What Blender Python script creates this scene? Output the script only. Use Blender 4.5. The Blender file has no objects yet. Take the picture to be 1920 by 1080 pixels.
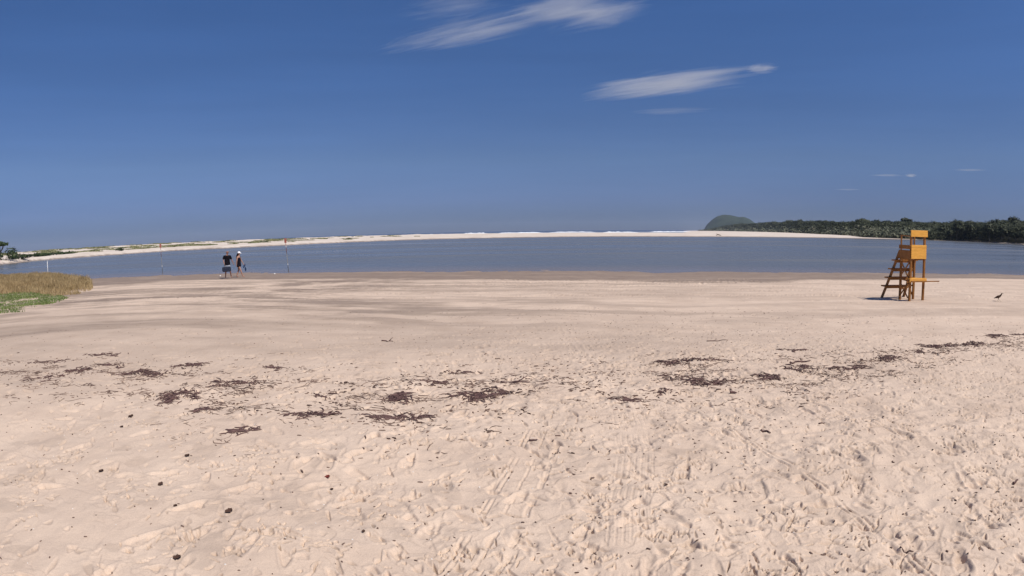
import bpy, bmesh, math, random
import numpy as np
from mathutils import Vector, Matrix
R = math.radians
scene = bpy.context.scene
col = scene.collection

# ------------------------------------------------------------------ camera
# A wide action-camera lens (real barrel distortion): r = f * theta
PX = 1090.0                                   # focal length in pixels of a 1920 wide frame
cam_d = bpy.data.cameras.new("camera")
cam_d.type = 'PANO'
cam_d.panorama_type = 'FISHEYE_LENS_POLYNOMIAL'
cam_d.sensor_width = 36.0
cam_d.sensor_fit = 'HORIZONTAL'
cam_d.fisheye_fov = R(180)
cam_d.fisheye_polynomial_k0 = 0.0
cam_d.fisheye_polynomial_k1 = -1.0 / (PX * 36.0 / 1920.0)
cam_d.fisheye_polynomial_k2 = 0.0
cam_d.fisheye_polynomial_k3 = 0.0
cam_d.fisheye_polynomial_k4 = 0.0
cam_d.clip_start = 0.05
cam_d.clip_end = 20000
cam = bpy.data.objects.new("camera", cam_d)
col.objects.link(cam)
_p, _rho = 0.098, 0.015
_f = Vector((0, math.cos(_p), -math.sin(_p))); _u0 = Vector((0, math.sin(_p), math.cos(_p))); _r0 = Vector((1, 0, 0))
_right = _r0 * math.cos(_rho) - _u0 * math.sin(_rho); _up = _r0 * math.sin(_rho) + _u0 * math.cos(_rho)
M = Matrix((_right, _up, -_f)).transposed().to_4x4()
M.translation = Vector((0, 0, 2.6))
cam.matrix_world = M
scene.camera = cam

# ------------------------------------------------------------------ light
SUN_EL, SUN_AZ = 55.0, 127.0                  # azimuth clockwise from +Y (the view direction)
world = bpy.data.worlds.new("World"); scene.world = world
world.use_nodes = True
nt = world.node_tree; nt.nodes.clear()
sky = nt.nodes.new('ShaderNodeTexSky'); sky.sky_type = 'NISHITA'; sky.sun_disc = False
sky.sun_elevation = R(SUN_EL); sky.sun_rotation = R(SUN_AZ)
sky.altitude = 0; sky.air_density = 0.6; sky.dust_density = 0.3; sky.ozone_density = 6.0
bg = nt.nodes.new('ShaderNodeBackground'); bg.inputs['Strength'].default_value = 0.115
wo = nt.nodes.new('ShaderNodeOutputWorld')
# the humid coastal air dims the low sky: tint by elevation, with faint far stratus
_tc = nt.nodes.new('ShaderNodeTexCoord'); _sx = nt.nodes.new('ShaderNodeSeparateXYZ'); nt.links.new(_tc.outputs['Generated'], _sx.inputs[0])
_rp = nt.nodes.new('ShaderNodeValToRGB'); _st = [(0.0, (.28, .275, .37)), (.024, (.305, .30, .405)), (.052, (.41, .385, .49)), (.122, (.60, .575, .62)), (.25, (.61, .70, .82)), (.37, (.65, .81, .98)), (.7, (.62, .80, 1.0))]
while len(_rp.color_ramp.elements) < len(_st): _rp.color_ramp.elements.new(.5)
for _e, (_q, _c) in zip(_rp.color_ramp.elements, _st): _e.position = _q; _e.color = (*_c, 1)
nt.links.new(_sx.outputs[2], _rp.inputs[0])
_mp = nt.nodes.new('ShaderNodeMapping'); _mp.inputs['Scale'].default_value = (2.2, 2.2, 26); nt.links.new(_tc.outputs['Generated'], _mp.inputs[0])
_ns = nt.nodes.new('ShaderNodeTexNoise'); _ns.inputs['Scale'].default_value = 1.0; _ns.inputs['Detail'].default_value = 4; nt.links.new(_mp.outputs[0], _ns.inputs['Vector'])
_nr = nt.nodes.new('ShaderNodeMapRange'); _nr.inputs['From Min'].default_value = .35; _nr.inputs['From Max'].default_value = .68; _nr.inputs['To Min'].default_value = .965; _nr.inputs['To Max'].default_value = 1.03
nt.links.new(_ns.outputs[0], _nr.inputs[0])
_m1 = nt.nodes.new('ShaderNodeVectorMath'); _m1.operation = 'MULTIPLY'; nt.links.new(sky.outputs[0], _m1.inputs[0]); nt.links.new(_rp.outputs[0], _m1.inputs[1])
_m2 = nt.nodes.new('ShaderNodeVectorMath'); _m2.operation = 'SCALE'; nt.links.new(_m1.outputs[0], _m2.inputs[0]); nt.links.new(_nr.outputs[0], _m2.inputs['Scale'])
nt.links.new(_m2.outputs[0], bg.inputs[0]); nt.links.new(bg.outputs[0], wo.inputs[0])
sun_d = bpy.data.lights.new("sun", 'SUN'); sun_d.energy = 4.5; sun_d.angle = R(0.53); sun_d.color = (1.0, 0.93, 0.84)
sun = bpy.data.objects.new("sun", sun_d); col.objects.link(sun)
sd = Vector((math.sin(R(SUN_AZ)) * math.cos(R(SUN_EL)), math.cos(R(SUN_AZ)) * math.cos(R(SUN_EL)), math.sin(R(SUN_EL))))
sun.rotation_euler = sd.to_track_quat('Z', 'Y').to_euler(); sun.location = (30, -30, 60)
scene.view_settings.view_transform = 'Standard'
scene.view_settings.look = 'None'
scene.view_settings.exposure = 0.0
scene.view_settings.gamma = 1.0
scene.render.engine = 'CYCLES'
scene.cycles.use_denoising = True
scene.cycles.max_bounces = 6
scene.cycles.volume_bounces = 1
scene.cycles.transparent_max_bounces = 12
scene.cycles.volume_max_steps = 256

# ------------------------------------------------------------------ helpers
def tag(o, label=None, cat=None, group=None, kind=None):
    if label: o['label'] = label
    if cat: o['category'] = cat
    if group: o['group'] = group
    if kind: o['kind'] = kind
    return o

def empty(name, loc, rz=0.0, **k):
    o = bpy.data.objects.new(name, None); col.objects.link(o)
    o.empty_display_size = 0.3
    o.location = loc; o.rotation_euler = (0, 0, rz)
    return tag(o, **k)

def np_mesh(name, V, Fq, mat, parent=None, smooth=False, attrs=None):
    """V (n,3) float, Fq (m,k) int with k = 3 or 4"""
    me = bpy.data.meshes.new(name)
    V = np.asarray(V, dtype=np.float32); Fq = np.asarray(Fq, dtype=np.int32)
    n, m, k = len(V), len(Fq), Fq.shape[1]
    me.vertices.add(n); me.vertices.foreach_set('co', V.ravel())
    me.loops.add(m * k); me.loops.foreach_set('vertex_index', Fq.ravel())
    me.polygons.add(m)
    me.polygons.foreach_set('loop_start', np.arange(0, m * k, k, dtype=np.int32))
    me.polygons.foreach_set('loop_total', np.full(m, k, dtype=np.int32))
    me.update(calc_edges=True)
    me.polygons.foreach_set('use_smooth', np.full(m, smooth, dtype=bool))
    for an, av in (attrs or {}).items():
        a = me.attributes.new(an, 'FLOAT', 'POINT'); a.data.foreach_set('value', np.asarray(av, dtype=np.float32).ravel())
    if mat: me.materials.append(mat)
    o = bpy.data.objects.new(name, me); col.objects.link(o)
    if parent: o.parent = parent
    return o

class MB:
    """collects boxes, tubes and quads into one mesh"""
    def __init__(s): s.v = []; s.f = []
    def add(s, V, F):
        b = len(s.v); s.v += [tuple(p) for p in V]; s.f += [tuple(i + b for i in q) for q in F]
    def box(s, x0, x1, y0, y1, z0, z1, b=0.006):
        cx, cy, cz = (x0+x1)/2, (y0+y1)/2, (z0+z1)/2
        s.bar(Vector((x0, cy, cz)), Vector((x1, cy, cz)), (y1-y0), (z1-z0), b)
    def bar(s, a, c, w, h, b=0.006, up=Vector((0, 0, 1))):
        a, c = Vector(a), Vector(c); d = (c - a).normalized()
        if abs(d.dot(up)) > 0.98: up = Vector((0, 1, 0))
        sx = d.cross(up).normalized(); sz = sx.cross(d).normalized()
        b = min(b, w * .3, h * .3); L = (c - a).length; V = []
        for t, k in ((0, 1), (b, 0), (L - b, 0), (L, 1)):
            W, H = w / 2 - (b if k else 0), h / 2 - (b if k else 0)
            W0, H0 = W - b * .0, H
            for (p, q) in ((-W, -H + b), (-W + b, -H), (W - b, -H), (W, -H + b), (W, H - b), (W - b, H), (-W + b, H), (-W, H - b)):
                V.append(a + d * t + sx * p + sz * q)
        F = []
        for r in range(3):
            for i in range(8):
                j = (i + 1) % 8; F.append((r*8+i, r*8+j, r*8+8+j, r*8+8+i))
        F.append(tuple(range(7, -1, -1))); F.append(tuple(range(24, 32)))
        s.add(V, F)
    def tube(s, pts, rad, n=6):
        pts = [Vector(p) for p in pts]; rad = rad if hasattr(rad, '__len__') else [rad] * len(pts)
        V = []; F = []
        for i, p in enumerate(pts):
            d = (pts[min(i+1, len(pts)-1)] - pts[max(i-1, 0)]).normalized()
            u = Vector((0, 0, 1)) if abs(d.z) < .9 else Vector((0, 1, 0))
            a = d.cross(u).normalized(); b = a.cross(d)
            for k in range(n):
                t = 2 * math.pi * k / n; V.append(p + (a * math.cos(t) + b * math.sin(t)) * rad[i])
        for i in range(len(pts) - 1):
            for k in range(n):
                q = (k + 1) % n; F.append((i*n+k, i*n+q, (i+1)*n+q, (i+1)*n+k))
        F.append(tuple(range(n-1, -1, -1))); F.append(tuple(range((len(pts)-1)*n, len(pts)*n)))
        s.add(V, F)
    def build(s, name, mat, parent=None, smooth=False):
        me = bpy.data.meshes.new(name); me.from_pydata(s.v, [], s.f); me.update()
        if smooth:
            for p in me.polygons: p.use_smooth = True
        if mat: me.materials.append(mat)
        o = bpy.data.objects.new(name, me); col.objects.link(o)
        if parent: o.parent = parent
        return o

# noise ------------------------------------------------------------
def _hash(ix, iy, seed):
    h = (ix.astype(np.int64) * 374761393 + iy.astype(np.int64) * 668265263 + seed * 974634777) & 0xFFFFFFFF
    h = ((h ^ (h >> 13)) * 1274126177) & 0xFFFFFFFF
    h = (h ^ (h >> 16)) & 0xFFFFFFFF
    return h.astype(np.float64) / 4294967295.0
def perlin(x, y, seed=0):
    x = np.asarray(x, float); y = np.asarray(y, float)
    ix, iy = np.floor(x), np.floor(y); fx, fy = x - ix, y - iy
    u = fx*fx*fx*(fx*(fx*6-15)+10); v = fy*fy*fy*(fy*(fy*6-15)+10)
    def g(dx, dy):
        a = _hash(ix + dx, iy + dy, seed) * 2 * math.pi
        return np.cos(a) * (fx - dx) + np.sin(a) * (fy - dy)
    n0 = g(0, 0) * (1-u) + g(1, 0) * u; n1 = g(0, 1) * (1-u) + g(1, 1) * u
    return (n0 * (1-v) + n1 * v) * 1.6
def fbm(x, y, seed=0, o=4, gain=.5):
    s = 0; a = 1.0; f = 1.0; t = 0
    for i in range(o):
        s = s + a * perlin(x * f, y * f, seed + i * 17); t += a; a *= gain; f *= 2.03
    return s / t
def sstep(a, b, x):
    t = np.clip((x - a) / (b - a), 0, 1); return t * t * (3 - 2 * t)

# materials ----------------------------------------------------------
def new_mat(name):
    m = bpy.data.materials.new(name); m.use_nodes = True
    n = m.node_tree; b = n.nodes['Principled BSDF']
    return m, n, b
def N(n, t, **k):
    o = n.nodes.new(t)
    for a, v in k.items():
        if a in o.inputs.keys() if isinstance(a, str) else False: o.inputs[a].default_value = v
        else: setattr(o, a, v)
    return o
def ramp(n, fac, stops):
    r = n.nodes.new('ShaderNodeValToRGB')
    while len(r.color_ramp.elements) < len(stops): r.color_ramp.elements.new(0.5)
    for e, (p, c) in zip(r.color_ramp.elements, stops):
        e.position = p; e.color = tuple(c) + (1,) if len(c) == 3 else c
    n.links.new(fac, r.inputs[0]); return r
def noise_mat(name, c0, c1, scale=8.0, rough=.8, bump=0.0, bscale=None, detail=4, coord='Object', stretch=None, spec=.3, rnd=0.0):
    m, n, b = new_mat(name)
    tc = n.nodes.new('ShaderNodeTexCoord'); src = tc.outputs[coord]
    if stretch:
        mp = n.nodes.new('ShaderNodeMapping'); mp.inputs['Scale'].default_value = stretch
        n.links.new(src, mp.inputs[0]); src = mp.outputs[0]
    t = n.nodes.new('ShaderNodeTexNoise'); t.inputs['Scale'].default_value = scale; t.inputs['Detail'].default_value = detail
    n.links.new(src, t.inputs['Vector'])
    r = ramp(n, t.outputs[0], [(.32, c0), (.68, c1)])
    out = r.outputs[0]
    if rnd:
        oi = n.nodes.new('ShaderNodeObjectInfo'); hs = n.nodes.new('ShaderNodeHueSaturation')
        mr = n.nodes.new('ShaderNodeMapRange'); mr.inputs['To Min'].default_value = 1 - rnd; mr.inputs['To Max'].default_value = 1 + rnd
        n.links.new(oi.outputs['Random'], mr.inputs[0]); n.links.new(mr.outputs[0], hs.inputs['Value']); n.links.new(out, hs.inputs['Color']); out = hs.outputs[0]
    n.links.new(out, b.inputs['Base Color'])
    b.inputs['Roughness'].default_value = rough; b.inputs['Specular IOR Level'].default_value = spec
    if bump:
        t2 = n.nodes.new('ShaderNodeTexNoise'); t2.inputs['Scale'].default_value = bscale or scale * 4; t2.inputs['Detail'].default_value = 5
        n.links.new(src, t2.inputs['Vector'])
        bp = n.nodes.new('ShaderNodeBump'); bp.inputs['Strength'].default_value = bump; bp.inputs['Distance'].default_value = .02
        n.links.new(t2.outputs[0], bp.inputs['Height']); n.links.new(bp.outputs[0], b.inputs['Normal'])
    return m

def leaf_mat(name, c0, c1, c2, scale=.2):
    m, n, b = new_mat(name)
    g = n.nodes.new('ShaderNodeNewGeometry')
    t = n.nodes.new('ShaderNodeTexNoise'); t.inputs['Scale'].default_value = scale; t.inputs['Detail'].default_value = 3
    n.links.new(g.outputs['Position'], t.inputs['Vector'])
    mx = n.nodes.new('ShaderNodeMath'); mx.operation = 'MULTIPLY_ADD'; mx.inputs[1].default_value = .45
    n.links.new(g.outputs['Random Per Island'], mx.inputs[0]); n.links.new(t.outputs[0], mx.inputs[2])
    r = ramp(n, mx.outputs[0], [(.42, c0), (.72, c1), (1.0, c2)])
    n.links.new(r.outputs[0], b.inputs['Base Color']); b.inputs['Roughness'].default_value = .65
    b.inputs['Specular IOR Level'].default_value = .25
    return m

MAT = {}
MAT['paint'] = noise_mat('painted_wood', (.72, .36, .06), (.90, .46, .085), 5, .6, .25, 40, stretch=(1, 1, 6))
MAT['paint_shaded'] = noise_mat('shaded_painted_wood', (.22, .092, .022), (.34, .15, .036), 4, .6, .3, 40)  # darker copy of the paint: shade on frame and side panels is in the colour
MAT['weed'] = noise_mat('dry_seaweed', (.06, .033, .034), (.17, .10, .088), 14, .85)
MAT['leafdry'] = noise_mat('dry_leaf', (.05, .025, .018), (.11, .06, .04), 20, .8)
MAT['leafred'] = noise_mat('red_leaf', (.12, .022, .015), (.2, .045, .03), 20, .7)
MAT['debris'] = noise_mat('dark_bits', (.07, .042, .036), (.24, .16, .125), 6, .9, coord='Object')
MAT['reed'] = noise_mat('reeds', (.18, .125, .05), (.46, .34, .18), 1.4, .8, detail=6)
MAT['green'] = noise_mat('green_grass', (.09, .15, .035), (.20, .24, .08), .7, .8, detail=6)
MAT['bark'] = noise_mat('bark', (.08, .065, .05), (.2, .17, .14), 3, .9)
MAT['wood_drift'] = noise_mat('driftwood', (.10, .08, .06), (.22, .18, .14), 4, .9)
MAT['forest'] = leaf_mat('woodland_leaves', (.024, .032, .014), (.045, .054, .023), (.068, .076, .034), .05)
MAT['forest_pale'] = leaf_mat('low_scrub_leaves', (.065, .075, .045), (.115, .125, .075), (.17, .165, .11), .06)  # paler grey-green scrub, its own leaf colour
MAT['bush'] = leaf_mat('dune_bush_leaves', (.09, .105, .045), (.18, .185, .085), (.30, .28, .15), .25)
MAT['darkbush'] = leaf_mat('shore_bush_leaves', (.012, .022, .008), (.03, .05, .015), (.06, .085, .03), .3)

# ------------------------------------------------------------------ the near beach
RW_A = [-180,-75,-60,-46,-44,-42,-38,-34,-28,-19,-9.5,0,10,17,26,35,41.4,50.6,60,75,180]
RW_R = [80,80,78,72,62,54,51.5,49.8,46.6,41.8,38.9,37.3,36.4,36.3,37.6,40.5,42.7,47.6,53,58,80]
_t = np.linspace(0, 2, 401)
_z = np.interp(_t, [0,.12,.18,.24,.32,.5,.7,.83,1,1.15,1.6,2], [.95,.95,.85,.78,.62,.38,.24,.15,0,-.12,-.5,-.8])
_k = np.hanning(17); _k /= _k.sum()
_z = np.convolve(np.pad(_z, 8, mode='edge'), _k, 'valid')
def rel(x, y):
    r_ = np.hypot(x, y); a_ = np.degrees(np.arctan2(x, y))
    ws = np.interp(a_, [-180, -60, -46, -34, -28, -19, -9.5, 0, 10, 17, 26, 35, 41.4, 50.6, 60, 180], [60, 57, 54.5, 50, 46.6, 41.8, 38.9, 37.3, 36.4, 36.3, 37.6, 40.5, 42.7, 47.6, 53, 70])
    w_ = np.interp(a_, RW_A, RW_R)
    return r_ / (ws + (w_ - ws) * sstep(.62, .97, r_ / ws))
def base_z(x, y):
    return np.interp(rel(x, y), _t, _z)

rows = [0.0, .4, .8, 1.2]
r = 1.6
while r < 96:
    rows.append(r)
    h = 1.65 + min(.8, r * .03)
    r += min(max(.008, .62 * (r * r + h * h) / h * .00175), .24 if r < 52 else .5)
rows = np.array(rows)
fine = np.arange(-62, 62.001, .08)
cols_a = np.concatenate([np.arange(-180, -62, 2.5), fine, np.arange(64.5, 179, 2.5)])
RR, AA = np.meshgrid(rows, np.radians(cols_a), indexing='ij')
X, Y = RR * np.sin(AA), RR * np.cos(AA)
Z = base_z(X, Y)
T = rel(X, Y)
nr, nc = X.shape
rng = np.random.default_rng(7)
SCUFF_SHADE = np.zeros_like(Z)  # shadows of scuffs and prints put into the colour, with darker disturbed sand

# zones: how trampled the sand is
right_side = sstep(-3.2, 2.5, X)
tramp = (0.25 + .75 * right_side) * sstep(13, 6.5, RR - 1.6 * right_side)
mid = sstep(7, 10, RR)
Z += .05 * fbm(X / 3.2, Y / 3.2, 3, 3) * sstep(.95, .5, T)
Z += .030 * fbm(X / .8, Y / .8, 5, 3) * (1 - .75 * mid)
Z += .012 * fbm(X / .28, Y / .28, 9, 3) * (.3 + .9 * tramp) * (1 - mid * .7)
Z += .012 * perlin(X / .16 + .6 * perlin(X / .3, Y / .3, 2), Y / .13, 19) * tramp * sstep(9, 5, RR)
# broken crust: little steps along wandering lines
near = sstep(13.5, 8.5, RR)
for (sc, amp, sd_, thr_) in ((.42, .0095, 201, -.02), (.23, .0075, 211, -.04), (.13, .0045, 221, -.02), (.075, .0028, 231, .02)):
    wx, wy = X + .35 * sc * perlin(X / sc, Y / sc, sd_ + 1), Y + .35 * sc * perlin(X / sc, Y / sc, sd_ + 2)
    nn = perlin((wx * .9 + wy * .25) / sc, (wy - wx * .2) / (sc * .8), sd_)
    mk = sstep(thr_, thr_ + .22, perlin(X / (sc * 2.6), Y / (sc * 2.2), sd_ + 3)) * near * (.45 + .55 * right_side) * sstep(.045, .13, np.abs(np.gradient(nn, axis=1)) + .08)
    Z += amp * mk * (sstep(-.045, .045, nn) - .5)
    SCUFF_SHADE = np.maximum(SCUFF_SHADE, .42 * mk * np.exp(-((nn + .05) / .05) ** 2))
# long low ripples and cusps of the lower beach
Z += (.030 * fbm(X / 5.0, T * 40 / 1.1, 23, 3) + .012 * fbm(X / 1.5, T * 40 / .45, 29, 3)) * sstep(.2, .34, T) * sstep(1.02, .86, T)
Z += (.034 * fbm(X / 4.0, Y / 4.0, 31, 4) + .012 * perlin(X / .9, Y / .9, 37)) * sstep(.84, .97, T) * sstep(1.5, 1.05, T)

c0_fine = int(np.searchsorted(cols_a, -62.0001))
def window(x, y, rad):
    r0 = math.hypot(x, y); a0 = math.degrees(math.atan2(x, y))
    i0, i1 = np.searchsorted(rows, r0 - rad), np.searchsorted(rows, r0 + rad)
    da = math.degrees(rad / max(r0, .3)) * 1.05
    j0, j1 = np.searchsorted(cols_a, a0 - da), np.searchsorted(cols_a, a0 + da)
    return slice(i0, i1), slice(j0, j1)
def stamp(x, y, th, a, b, d, rim=.35, edge=.45, asym=0.0, pit_shade=0.0):
    w = window(x, y, max(a, b) * 1.7)
    dx, dy = X[w] - x, Y[w] - y
    if dx.size == 0: return
    c, s = math.cos(th), math.sin(th)
    u = (dx * c + dy * s) / a; v = (-dx * s + dy * c) / b
    e = np.sqrt(u * u + v * v)
    k = 1 + .16 * np.sin(3 * np.arctan2(v, u) + x * 50)
    e = e * k
    prof = sstep(1.0, 1.0 - edge, e)
    Z[w] += -d * prof * (1 + asym * u) + d * rim * np.exp(-((e - 1.18) / .2) ** 2)
    if pit_shade: SCUFF_SHADE[w] = np.maximum(SCUFF_SHADE[w], pit_shade * prof)

def rnd_pos(rmax=11, rmin=1.8, amax=60):
    while True:
        a = R(rng.uniform(-amax, amax)); r = rng.uniform(rmin ** .9, rmax ** .9) ** (1 / .9)
        return r * math.sin(a), r * math.cos(a), r
# foot prints: chains of steps and lone old prints
for _ in range(80):
    x, y, r = rnd_pos(11, 2)
    if rng.random() > .5 + .5 * float(sstep(-3.5, 2.5, np.array(x))): continue
    th = rng.choice([R(rng.normal(60, 25)), R(rng.normal(240, 25)), R(rng.normal(130, 30)), R(rng.uniform(0, 360))])
    side = 1
    for k in range(rng.integers(4, 11)):
        if rng.random() < .25: x += math.cos(th) * .62; y += math.sin(th) * .62; continue
        px_, py_ = x - math.sin(th) * .09 * side, y + math.cos(th) * .09 * side
        rr_ = math.hypot(px_, py_)
        if 1.6 < rr_ < 12.5 and abs(math.degrees(math.atan2(px_, py_))) < 61:
            d = rng.uniform(.007, .016)
            stamp(px_, py_, th + rng.normal(0, .12), .125, .05, d, .4, .35, .2)
            stamp(px_ - math.cos(th) * .07, py_ - math.sin(th) * .07, th, .05, .04, d * .8, .1, .5)
        side = -side; x += math.cos(th) * .62; y += math.sin(th) * .62; th += rng.normal(0, .06)
for _ in range(4200):
    x, y, r = rnd_pos(12, 1.8)
    dens = .42 + .58 * float(sstep(-2.6, 2.6, np.array(x)))
    if rng.random() > dens: continue
    th = rng.uniform(0, math.pi) if rng.random() < .4 else R(rng.normal(125, 22))
    stamp(x, y, th, rng.uniform(.03, .10), rng.uniform(.014, .04), rng.uniform(.004, .016), .2, rng.uniform(.3, .8), rng.uniform(-.3, .3), rng.choice([0, 0, .12, .3]))
# crumbly scuffs in clusters
for _ in range(900):
    x, y, r = rnd_pos(10.5, 1.8)
    dens = .42 + .58 * float(sstep(-3, 2.4, np.array(x)))
    if rng.random() > dens: continue
    R0 = rng.uniform(.08, .28)
    for k in range(rng.integers(5, 20)):
        a = rng.uniform(0, 2 * math.pi); q = R0 * math.sqrt(rng.random())
        th = rng.uniform(0, math.pi)
        s_ = 1 if rng.random() < .84 else -.6
        stamp(x + q * math.cos(a), y + q * math.sin(a) * .8, th, rng.uniform(.015, .05), rng.uniform(.006, .014), s_ * rng.uniform(.006, .016), .1, .4, 0, rng.uniform(.15, .75) if s_ > 0 and rng.random() < .7 else 0)
# wrack band hummocks
for _ in range(900):
    a = rng.uniform(-58, 58)
    rb = np.interp(a, [-58, -46, -30, -12, -3, 10, 18, 26, 40, 50, 58], [10.5, 9.6, 7.2, 6.2, 6.4, 7.0, 7.4, 7.4, 9.0, 12, 13.5])
    r = rb + rng.normal(0, .75)
    x, y = r * math.sin(R(a)), r * math.cos(R(a))
    stamp(x, y, rng.uniform(0, math.pi), rng.uniform(.04, .12), rng.uniform(.02, .05), rng.choice([-.7, 1, 1]) * rng.uniform(.006, .02), .2, .5, 0, rng.choice([0, .2, .4]))
# shallow pocks on the flat middle beach
for _ in range(900):
    x, y, r = rnd_pos(26, 7.5)
    stamp(x, y, R(rng.normal(0, 30)), rng.uniform(.07, .22), rng.uniform(.03, .08), rng.uniform(.008, .022), .3, .6, 0, rng.choice([0, .2, .35]))

def groove(pts, wid, dep, rim=.3, wob=.0, brk=0.0):
    pts = [np.array(p) for p in pts]
    for a, b in zip(pts[:-1], pts[1:]):
        m = (a + b) / 2; L = float(np.linalg.norm(b - a))
        w = window(m[0], m[1], L / 2 + wid * 4)
        d = (b - a) / L
        u = (X[w] - a[0]) * d[0] + (Y[w] - a[1]) * d[1]
        v = -(X[w] - a[0]) * d[1] + (Y[w] - a[1]) * d[0]
        v = v + wob * perlin(u / .35, u * 0 + m[0], 77)
        k = sstep(-.02, .03, u) * sstep(L + .02, L - .03, u)
        if brk: k = k * sstep(-brk, .15, perlin(u / .22, u * 0 + wid * 91 + m[1], 78) + .1)
        e = np.abs(v) / wid
        Z[w] += k * dep * (-sstep(1.0, .55, e) + rim * np.exp(-((e - 1.35) / .35) ** 2))
def offs(pts, o):
    return [(p[0] + o, p[1] + o * .12) for p in pts]
t1 = [(1.62, 5.3), (1.874, 3.955), (2.009, 2.994), (2.035, 2.218), (2.02, 1.75)]
for o in (0, .045): groove(offs(t1, o), .012, .010, .3, .012, .3)
t2 = [(2.9, 5.6), (3.133, 4.313), (3.192, 3.72), (3.224, 3.114), (3.22, 2.4)]
for o in (0, .06, .2): groove(offs(t2, o), .013, .010, .3, .015, .1)
t3 = [(.16, 4.7), (0.0, 3.898), (-.274, 2.707), (-.5, 2.0)]
for o in (-.04, 0, .12): groove(offs(t3, o), .011, .0055, .3, .012, .08)
groove(offs(t3, .26), .020, .008, .3, .03, .05)
t4 = [(1.07, 5.2), (.92, 4.03), (.70, 3.1), (.50, 2.1)]
for o in np.arange(-.14, .16, .045): groove(offs(t4, o), .009, .0025, .2, .014, .15)
t5 = [(1.03, 11.5), (1.05, 8.0), (1.07, 5.2)]
for o in (-.1, 0, .12): groove(offs(t5, o), .05, .006, .2, .05, .1)
for k in range(3):
    pts = [(-3.0 + k * .9, 26 + k * 1.5), (4, 24.5 + k * 1.3), (12, 25.5 + k)]
    groove(pts, .16, .025, .5, .5, .3)
for k in range(4):
    groove([(-20, 17 + 2.4 * k), (-8, 19.5 + 2.2 * k), (6, 20 + 2 * k), (22, 15.5 + 2.6 * k)], .12, .018, .5, .6, .1)
Z = np.where(RR < .5, .95, Z)

# dampness of the sand (its own shape): wet edge, streaked lower beach, flat stripes, pale dry top; scuff shadows painted in too
streak = fbm(X / 7.5 + 3 + .8 * perlin(X / 9, Y / 9, 40), T * 40 / 1.9, 41, 4, .55)
streak2 = fbm(X / 3.2, T * 40 / .40, 43, 3)
patch = fbm(X / 16, Y / 9, 45, 2)
edge = np.interp(np.degrees(AA), [-60, -40, -25, 0, 15, 30, 45, 60], [.70, .72, .76, .745, .72, .76, .82, .85])
damp_shade = sstep(edge - .02, edge + .05, T + .05 * streak + .030 * streak2 + .03 * patch) * (1.0 + .35 * streak + .25 * streak2)
leftness = sstep(10, -9, X)
low = sstep(.24, .40, T + .05 * streak) * (.35 + .65 * leftness)
damp_shade = np.maximum(damp_shade, low * np.clip(.42 + 1.35 * streak * (1 + patch) + .70 * streak2 + .30 * patch, 0, .95))
band = np.exp(-((T * 40 - 12.4 - 1.3 * streak - .05 * X) / 1.5) ** 2) * sstep(2, -9, X)
damp_shade = np.maximum(damp_shade, .70 * band * (1 + .5 * streak2))
aD = np.degrees(AA)
for k_i, (r_a, r_b, bend, wd_, st_, a_lo, a_hi) in enumerate([(19.5, 25.5, 1.6, .22, .60, -40, 22), (20.6, 26.6, 1.5, .18, .50, -38, 20), (24.5, 27.0, -1.0, .25, .65, -36, 30), (26.2, 28.4, .8, .20, .55, -30, 34),
        (16.5, 22.0, 2.0, .20, .40, -44, 14), (29.0, 30.0, .9, .25, .55, -26, 36), (15.2, 19.0, 1.2, .16, .35, -46, 4), (22.4, 29.5, -.8, .20, .50, -20, 44), (13.6, 15.6, .5, .18, .35, -50, -4)]):
    u_ = (aD - a_lo) / (a_hi - a_lo); rc = r_a + (r_b - r_a) * u_ + bend * np.sin(np.pi * u_) + .35 * perlin(aD / 6, aD * 0 + k_i, 300 + k_i)
    m_ = sstep(0, .15, u_) * sstep(1, .8, u_) * sstep(-.35, .15, perlin(aD / 5, aD * 0 + k_i * 3.3, 320 + k_i) + .15)
    damp_shade = np.maximum(damp_shade, st_ * m_ * np.exp(-((RR - rc) / wd_) ** 2))
flat = sstep(6.0, 9.5, RR + .8 * fbm(X / 2, Y / 2, 55, 2)) * sstep(.5, .3, T) * sstep(9, 2, X)
damp_shade = np.maximum(damp_shade, flat * np.clip(.30 + .30 * fbm(X / 2.6, Y / 1.2, 57, 4), 0, .6))
pt = fbm(X / .55 + 9, Y / .55, 61, 3, .55)
damp_shade = np.maximum(damp_shade, .20 * sstep(.22, .30, pt) * sstep(10, 7, RR))
damp_shade = np.maximum(damp_shade, SCUFF_SHADE)  # painted scuff and print shadows join the real dampness
damp_shade = np.clip(damp_shade + .06 * fbm(X / 1.1, Y / 1.1, 67, 4), 0, 1)

V = np.stack([X, Y, Z], -1).reshape(-1, 3)
idx = np.arange(nr * nc).reshape(nr, nc)
j = np.arange(nc); jn = (j + 1) % nc
A = idx[1:, :][:, j]; B = idx[1:, :][:, jn]; C = idx[:-1, :][:, jn]; D = idx[:-1, :][:, j]
F4 = np.stack([A, D, C, B], -1).reshape(-1, 4)

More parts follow.
